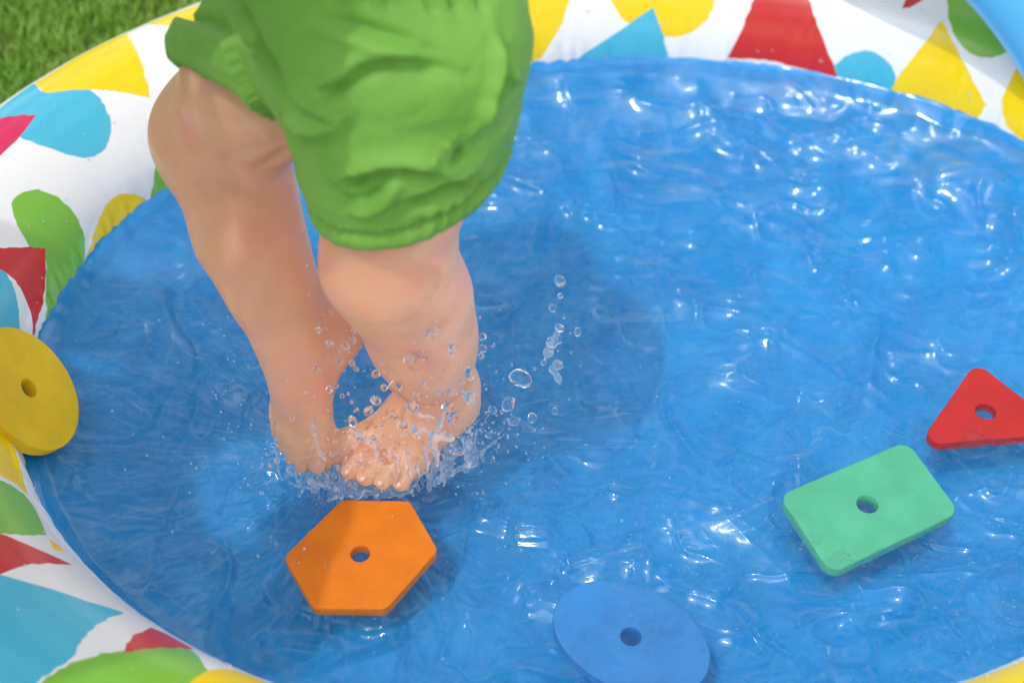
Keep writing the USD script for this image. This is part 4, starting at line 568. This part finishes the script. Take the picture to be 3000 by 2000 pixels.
H = Field(head-.16, head+.16, .006); H.ell(head-.012*fa+V(0, 0, .012), (.104, .086, .108), .01, ax); H.cut_plane(head+.055*fa, unit(fa-V(0, 0, .5)), .01); H.cut_plane(head-V(0, 0, .06), V(0, 0, -1), .01)
put('hair', H.skin(2), 'hair', adult, smooth=True, base=AB)
for q in (-1, 1):
    e = trimesh.creation.icosphere(2, .013); e.apply_translation(head+.083*fa+q*.034*la); put('eye', e, 'hair', adult, smooth=True, base=AB)

# the inflated arch that rises from the far right of the ring
A0, A1, HT, AR = np.array((.520, .252, -.05)), np.array((-.749, .829, -.05)), .346, .036
th = np.linspace(0, np.pi, 90); axis = (A0+A1)/2 + np.cos(th)[:, None]*(A0-A1)/2 + np.sin(th)[:, None]*np.array([0, 0, HT])
tg = np.gradient(axis, axis=0); tg /= np.linalg.norm(tg, axis=1)[:, None]; side = np.cross(tg, np.cross(A0-A1, [0, 0, 1.])); side /= np.linalg.norm(side, axis=1)[:, None]; bn = np.cross(tg, side)
ph = np.linspace(0, 2*np.pi, 40, endpoint=False); rr = AR*(1+.012*np.sin(th*17))[:, None, None]
tv = axis[:, None] + rr*(np.cos(ph)[None, :, None]*side[:, None] + np.sin(ph)[None, :, None]*bn[:, None])
i, j = np.meshgrid(np.arange(89), np.arange(40), indexing='ij'); j2 = (j+1) % 40
tf = np.stack([i*40+j, i*40+j2, (i+1)*40+j2, (i+1)*40+j], -1).reshape(-1, 4)
m = trimesh.Trimesh(tv.reshape(-1, 3), np.vstack([tf[:, [0, 1, 2]], tf[:, [0, 2, 3]]]), process=False); trimesh.repair.fix_normals(m)
tag(put('inflatable_arch', m, 'arch_vinyl', pool, smooth=True, base=BASE), 'blue inflated tube arching up from the far right of the ring')


# ------------------------------------------------------------------ splash: drops in the air, spray at the feet, froth
ico = trimesh.creation.icosphere(2)
DROPS = [[-0.121,-0.1395,0.1545,0.00172],[-0.1123,-0.1568,0.1609,0.00188],[-0.1244,-0.1449,0.1248,0.00195],[-0.1032,-0.153,0.1548,0.00246],[-0.101,-0.1382,0.1443,0.00193],[-0.1099,-0.1409,0.1274,0.00176],[-0.1013,-0.1284,0.1418,0.00136],[-0.1231,-0.1452,0.1903,0.00083],[-0.1141,-0.1228,0.1685,0.00105],[-0.1127,-0.1356,0.1662,0.00114],[-0.1072,-0.1223,0.1377,0.00088],[-0.0531,-0.1517,0.1715,0.00131],[-0.0483,-0.1783,0.1902,0.0027],[-0.0464,-0.1601,0.1755,0.00203],[-0.0417,-0.1603,0.17,0.00111],[-0.0598,-0.16,0.1651,0.00103],[-0.0449,-0.1371,0.1404,0.00116],[-0.0354,-0.1675,0.168,0.0025],[-0.0362,-0.1738,0.1695,0.00156],[-0.0638,-0.1589,0.1485,0.00331],[-0.056,-0.1529,0.1459,0.00286],[-0.0338,-0.138,0.1604,0.00095],[-0.0457,-0.1559,0.1798,0.00083],[-0.0201,-0.0749,0.0822,0.00233],[-0.02,-0.0927,0.0891,0.0025],[-0.0199,-0.1248,0.1153,0.00179],[-0.0128,-0.0861,0.0858,0.00126],[0.006,-0.1078,0.0751,0.0052],[-0.0258,-0.1669,0.1441,0.00302],[-0.0303,-0.1765,0.1464,0.00131],[-0.0537,-0.1739,0.1422,0.00207],[-0.0766,-0.1369,0.0997,0.0036],[-0.0836,-0.1408,0.1022,0.00219],[-0.0862,-0.1659,0.1181,0.0027],[-0.039,-0.148,0.1057,0.00217],[-0.0445,-0.1829,0.1439,0.00168],[-0.0626,-0.1392,0.0926,0.00261],[-0.0269,-0.1581,0.1116,0.00331],[-0.068,-0.144,0.0889,0.0016],[-0.0624,-0.1712,0.1173,0.00327],[-0.0412,-0.1662,0.1111,0.0033],[-0.037,-0.1676,0.1061,0.00214],[-0.0559,-0.1364,0.0778,0.00092],[-0.048,-0.1635,0.1134,0.00087],[-0.0756,-0.16,0.0959,0.00158],[-0.0822,-0.1372,0.0704,0.00143],[-0.0881,-0.1398,0.0638,0.00154],[-0.0703,-0.1652,0.0937,0.00275],[-0.0386,-0.1696,0.1025,0.00234],[-0.0725,-0.1446,0.0592,0.00185],[-0.0781,-0.1796,0.0975,0.00136],[-0.062,-0.1654,0.0855,0.00218],[-0.0608,-0.1412,0.0601,0.00205],[-0.1051,-0.1507,0.0805,0.00261],[-0.1107,-0.1285,0.0462,0.00178],[-0.1012,-0.1539,0.0696,0.00263],[-0.0894,-0.1731,0.0901,0.00196],[-0.0024,-0.135,0.0799,0.00366],[-0.0134,-0.1031,0.037,0.00258],[-0.0105,-0.1338,0.067,0.00082],[0.0009,-0.1141,0.0382,0.00319],[0.0141,-0.1165,0.0442,0.00317],[0.03,-0.1002,0.0328,0.00216],[0.008,-0.1356,0.1137,0.00099],[0.015,-0.135,0.1145,0.00099],[0.0214,-0.1063,0.0895,0.00185],[0.0246,-0.0933,0.0858,0.00292],[0.0308,-0.105,0.0861,0.00331],[0.0331,-0.0746,0.0391,0.0024],[0.0292,-0.1335,0.1916,0.00298],[0.0319,-0.0914,0.1378,0.00161],[0.0271,-0.0871,0.1218,0.00224],[0.0341,-0.1134,0.1399,0.00099],[0.0305,-0.1272,0.144,0.00214],[0.0262,-0.1196,0.1228,0.00338],[0.0321,-0.0765,0.0812,0.00254],[0.0449,-0.0825,0.0949,0.00209],[-0.0245,-0.1534,0.1897,0.00092],[-0.0207,-0.12,0.1464,0.00098],[-0.0083,-0.0771,0.1109,0.00073],[-0.0282,-0.1668,0.091,0.00197],[-0.0171,-0.1047,0.012,0.00196],[-0.0392,-0.1679,0.0692,0.0016],[-0.0356,-0.1476,0.0451,0.00227],[-0.1199,-0.139,0.0988,0.002],[-0.1145,-0.1406,0.1038,0.00139],[-0.1145,-0.1241,0.0757,0.00154],[-0.11,-0.1267,0.0809,0.00092],[-0.0913,-0.1673,0.1095,0.00233],[-0.1007,-0.1533,0.095,0.00119],[-0.103,-0.1575,0.1072,0.00108],[-0.0876,-0.1455,0.1209,0.00235],[-0.0781,-0.1808,0.1676,0.00146],[-0.101,-0.1503,0.136,0.00192],[-0.1009,-0.1368,0.1158,0.00158],[-0.1086,-0.1386,0.117,0.00089],[-0.1142,-0.1205,0.1151,0.0011],[-0.1062,-0.1266,0.1216,0.00089],[-0.1182,-0.13,0.1458,0.00087],[-0.1511,-0.1228,0.0507,0.00168],[-0.134,-0.1448,0.1033,0.00089],[-0.0644,-0.1458,0.1269,0.00117],[-0.0571,-0.1817,0.1628,0.00092],[-0.0726,-0.1387,0.1077,0.00109],[-0.0428,-0.1503,0.129,0.00087],[-0.0492,-0.1686,0.1431,0.00085],[-0.0333,-0.1527,0.1385,0.00096],[-0.0247,-0.1458,0.0887,0.001],[-0.0057,-0.0779,0.0428,0.00087],[-0.0178,-0.1176,0.0754,0.00093],[-0.0281,-0.1665,0.2006,0.00063],[-0.0002,-0.1065,0.0877,0.00093],[0.0419,-0.0788,0.0705,0.00107],[0.0478,-0.085,0.0631,0.00096],[-0.1473,-0.1336,0.1021,0.0008],[-0.161,-0.135,0.0616,0.00082],[-0.1728,-0.1568,0.012,0.00126],[-0.1706,-0.1487,0.012,0.00106],[-0.1615,-0.1592,0.0466,0.00205],[-0.1645,-0.1533,0.049,0.00103]]
for k, (dx, dy, dz, r) in enumerate(DROPS):
    sv = np.array(ico.vertices); a = unit(rng.normal(size=3)); st = 1 + rng.uniform(.0, .45)*(r > .002)
    sv = sv*(1+.30*(meshkit.noise(sv*1.1+k*7.3, 3)[:, None]-.5)+.22*(meshkit.noise(sv*2.3+k*3.1, 4)[:, None]-.5)); sv = sv + np.outer(sv@a, a)*(st-1)
    tag(put('water_drop', (sv*r*1.12, ico.faces), 'drop', smooth=True), 'clear drop of water thrown up around the stamping feet', 'water drop', 'drops in the air around the stamping feet')
    UsdGeom.Xformable(stage.GetPrimAtPath('/World/water_drop' + (f'_{k:03d}' if k else ''))).AddTranslateOp().Set(Gf.Vec3d(dx, dy, dz))

STRANDS = [[[-0.0331,-0.15,0.1475,0.00057],[-0.0289,-0.15,0.142,0.00153],[-0.0233,-0.15,0.1357,0.00212],[-0.0181,-0.15,0.1314,0.00135],[-0.0127,-0.15,0.1335,0.00386],[-0.0045,-0.15,0.1357,0.00096]],[[-0.0318,-0.155,0.1161,0.00117],[-0.03,-0.155,0.111,0.00137],[-0.0267,-0.155,0.108,0.00333]],[[-0.0442,-0.165,0.1016,0.00176],[-0.0465,-0.165,0.0926,0.00157],[-0.0503,-0.165,0.082,0.00298],[-0.0449,-0.165,0.0812,0.00159],[-0.04,-0.165,0.0797,0.00259]],[[-0.0503,-0.165,0.082,0.00298],[-0.0517,-0.165,0.0727,0.002],[-0.0495,-0.165,0.0649,0.00161],[-0.05,-0.165,0.0522,0.00142]],[[-0.0311,-0.1,0.0127,0.00219],[-0.03,-0.1,0.0033,0.00099],[-0.0279,-0.1,-0.0052,0.00111],[-0.0262,-0.1044,-0.006,0.00199]],[[0.0307,-0.1,0.1598,0.00334],[0.0316,-0.1,0.1516,0.00099],[0.0315,-0.1,0.1461,0.00159],[0.0318,-0.1,0.1412,0.0009]],[[0.0318,-0.1,0.1164,0.00223],[0.0299,-0.1,0.1106,0.00143],[0.027,-0.1,0.1025,0.00328],[0.0244,-0.1,0.0929,0.00289],[0.0226,-0.1,0.0868,0.00104]],[[0.031,-0.1,0.0808,0.00333],[0.028,-0.1,0.0762,0.0023],[0.0319,-0.1,0.0669,0.00211],[0.0334,-0.1,0.0614,0.00106]],[[-0.0646,-0.15,0.0932,0.00338],[-0.0613,-0.15,0.0851,0.0012],[-0.0553,-0.15,0.0836,0.0012],[-0.0509,-0.15,0.0828,0.0008]],[[-0.0654,-0.15,0.0736,0.00162],[-0.0631,-0.15,0.0674,0.00223],[-0.0589,-0.15,0.072,0.00162],[-0.0555,-0.15,0.0674,0.00122]],[[-0.1063,-0.135,0.1353,0.00273],[-0.1031,-0.135,0.1395,0.00194],[-0.0989,-0.135,0.1437,0.00097],[-0.0929,-0.135,0.1465,0.00068],[-0.0895,-0.135,0.1395,0.00087]],[[-0.0972,-0.14,0.1349,0.00097],[-0.0932,-0.14,0.137,0.00213],[-0.09,-0.14,0.1405,0.00135],[-0.0875,-0.14,0.1349,0.00097]],[[-0.0909,-0.16,0.0745,0.0018],[-0.0909,-0.16,0.0667,0.00121],[-0.09,-0.16,0.0588,0.00142],[-0.0903,-0.16,0.046,0.00123]],[[-0.107,-0.15,0.0714,0.00172],[-0.1019,-0.15,0.0642,0.00224],[-0.0963,-0.15,0.0579,0.00123],[-0.0927,-0.15,0.0515,0.00103]],[[-0.1318,-0.15,0.0813,0.0007],[-0.1314,-0.15,0.0752,0.00121],[-0.1313,-0.15,0.0658,0.00142],[-0.1301,-0.15,0.0467,0.00124],[-0.1275,-0.15,0.0418,0.00145]],[[-0.0693,-0.165,0.0696,0.0008],[-0.0688,-0.165,0.0617,0.00101],[-0.0686,-0.165,0.0457,0.00122],[-0.0679,-0.165,0.0392,0.00103]],[[-0.0787,-0.165,0.0649,0.0008],[-0.0761,-0.165,0.057,0.00101],[-0.0757,-0.165,0.0457,0.00122]],[[-0.0577,-0.165,0.0727,0.0014],[-0.057,-0.165,0.0649,0.0008],[-0.0559,-0.165,0.0554,0.00122],[-0.0568,-0.165,0.0457,0.00082]],[[-0.0638,-0.165,0.0505,0.00163],[-0.0625,-0.165,0.0441,0.00061]]]
W = Field((-.24, -.22, -.03), (.08, -.06, .115), .0009)
for L in STRANDS:
    W.chain([(*p[:3], max(p[3], .0009)) for p in L], .003)
def along(L, s):
    l = np.concatenate([[0], np.cumsum(np.linalg.norm(np.diff(L, axis=0), axis=1))]); return np.array([np.interp(s*l[-1], l, L[:, k]) for k in range(2)])
tiny = []
for k in range(90):
    s = rng.beta(2.0, 2.2)*.92+.04; b = along(LIP, s) + rng.normal(0, .003, 2); st = V(b[0], b[1], WATER+.004)
    vel = V(rng.normal(.003, .010), rng.normal(.006, .007), rng.uniform(.006, .042)*(1 if .25 < s < .8 else .7)); n = rng.integers(3, 6)
    r0 = rng.uniform(.0009, .0019); pts = []
    for a in np.linspace(0, 1, n): pts.append((*(st+vel*a+V(0, 0, -.006*a*a)+rng.normal(0, .0009, 3)), r0*(1-.45*a) if a < 1 else r0*rng.uniform(.9, 1.5)))
    W.chain(pts, .0025); tip = np.array(pts[-1][:3])
    for _ in range(rng.integers(2, 7)):
        tiny.append((*(tip+vel*rng.uniform(.05, .9)+rng.normal(0, .006, 3)), rng.uniform(.0004, .0013)))
for k in range(420):
    b = along(LIP, rng.uniform(.02, .98)); tiny.append((b[0]+rng.normal(0, .011), b[1]+rng.normal(.006, .010), WATER+.008+abs(rng.normal(0, .018)), rng.uniform(.0003, .0011)))
for k in range(420):
    tiny.append((rng.normal(-.10, .075), rng.normal(-.12, .05), WATER+.010+abs(rng.normal(0, .055)), rng.uniform(.0003, .0009)))
tiny = [q for q in tiny if q[1] > -.149 or q[2] > .035]
wet = W.skin(2)
ic1 = trimesh.creation.icosphere(1)
def balls(L, flat=1.0):
    L = np.array(L); v = ic1.vertices[None]*np.stack([L[:, 3], L[:, 3], L[:, 3]*flat], -1)[:, None] + L[:, None, :3]
    return v.reshape(-1, 3), (ic1.faces[None] + (np.arange(len(L))*len(ic1.vertices))[:, None, None]).reshape(-1, 3)
bv, bf = balls(tiny)
wv_, wf_ = np.array(wet.vertices), np.array(wet.faces)
tag(put('water_spray', (np.vstack([wv_, bv]), np.vstack([wf_, bf+len(wv_)])), 'spray', smooth=True), 'threads and fine spray of water bursting up around the toes', 'spray', kind='stuff')
# froth where the water has churned, thick in the near right corner and thin elsewhere
cand = np.stack([rng.normal(.10, .11, 420), rng.normal(-.17, .06, 420)], 1); c2 = np.stack([rng.normal(.36, .05, 500), rng.normal(-.26, .04, 500)], 1); cand = np.vstack([cand, c2])
cand = cand[inside_depth(cand[:, 0], cand[:, 1]) > .02]
fro = np.hstack([cand, np.zeros((len(cand), 1)), (rng.uniform(.0003, .0008, len(cand))*np.where(rng.random(len(cand)) < .08, 2, 1))[:, None]])
fro[:, 2] = water_z(fro[:, 0], fro[:, 1]) + fro[:, 3]*.3
tag(put('bubbles', balls(fro, .8), 'drop', smooth=True), 'small clear bubbles scattered on the churned water', 'bubbles', kind='stuff')
# beads of water that cling to the printed ring
t, al = rng.uniform(0, 2*np.pi, 240), rng.uniform(-.1, 1.6, 240)*np.where(rng.random(240) < .7, 1, .5)
bd = np.hstack([ring_point(t, al), (rng.uniform(.0005, .0015, 240)*np.where(rng.random(240) < .06, 1.6, 1))[:, None]])
tag(put('water_beads', balls(bd, .7), 'bubble', smooth=True), 'beads of water clinging to the printed ring', 'water beads', kind='stuff')

# ------------------------------------------------------------------ blades of the lawn round the pool
UsdGeom.Scope.Define(stage, '/World/Looks/blade_tufts')
protos = []
for k in range(8):
    V_, F_ = [], []
    for b in range(22):
        x, y = rng.uniform(-.017, .017, 2); a = rng.uniform(0, 2*np.pi); hgt = rng.uniform(.012, .022); w = rng.uniform(.0012, .0019); ln = rng.uniform(.1, .75)*hgt; d = np.array([math.cos(a), math.sin(a)]); pp = np.array([-d[1], d[0]])*w
        n = len(V_)
        for s in (0, .5, 1):
            c = np.array([x, y])+d*ln*s*s; z = hgt*s*(1-.12*s)
            if s < 1: V_ += [(*(c-pp*(1-.4*s)), z), (*(c+pp*(1-.4*s)), z)]
            else: V_ += [(*c, z)]
        F_ += [(n, n+1, n+3), (n, n+3, n+2), (n+2, n+3, n+4)]
    protos.append((np.array(V_), np.array(F_), k % 4))
GP = UsdGeom.PointInstancer.Define(stage, '/World/grass')
for k, (v, f, mm) in enumerate(protos):
    usdkit.mesh(stage, f'/World/grass/tuft_{k:03d}' if k else '/World/grass/tuft', (v, f), M[f'blade_{mm}'], smooth=False)
    GP.CreatePrototypesRel().AddTarget(f'/World/grass/tuft_{k:03d}' if k else '/World/grass/tuft')
N = 42000
pts = np.stack([rng.uniform(-1.9, 1.6, N), rng.uniform(-1.1, 2.0, N)], 1)
pts = pts[inside_depth(pts[:, 0], pts[:, 1]) < -.11]
a = rng.uniform(0, 2*np.pi, len(pts)); sc = rng.uniform(.8, 1.25, len(pts))
GP.CreatePositionsAttr(Vt.Vec3fArray.FromNumpy(np.hstack([pts, np.full((len(pts), 1), GROUND-.004)]).astype(np.float32)))
GP.CreateOrientationsAttr(Vt.QuathArray([Gf.Quath(float(math.cos(x/2)), 0, 0, float(math.sin(x/2))) for x in a]))
GP.CreateScalesAttr(Vt.Vec3fArray.FromNumpy(np.repeat(sc[:, None], 3, 1).astype(np.float32)))
GP.CreateProtoIndicesAttr(Vt.IntArray.FromNumpy(rng.integers(0, 8, len(pts)).astype(np.int32)))
tag(GP.GetPrim(), 'short green lawn around the pool', 'grass', kind='stuff')
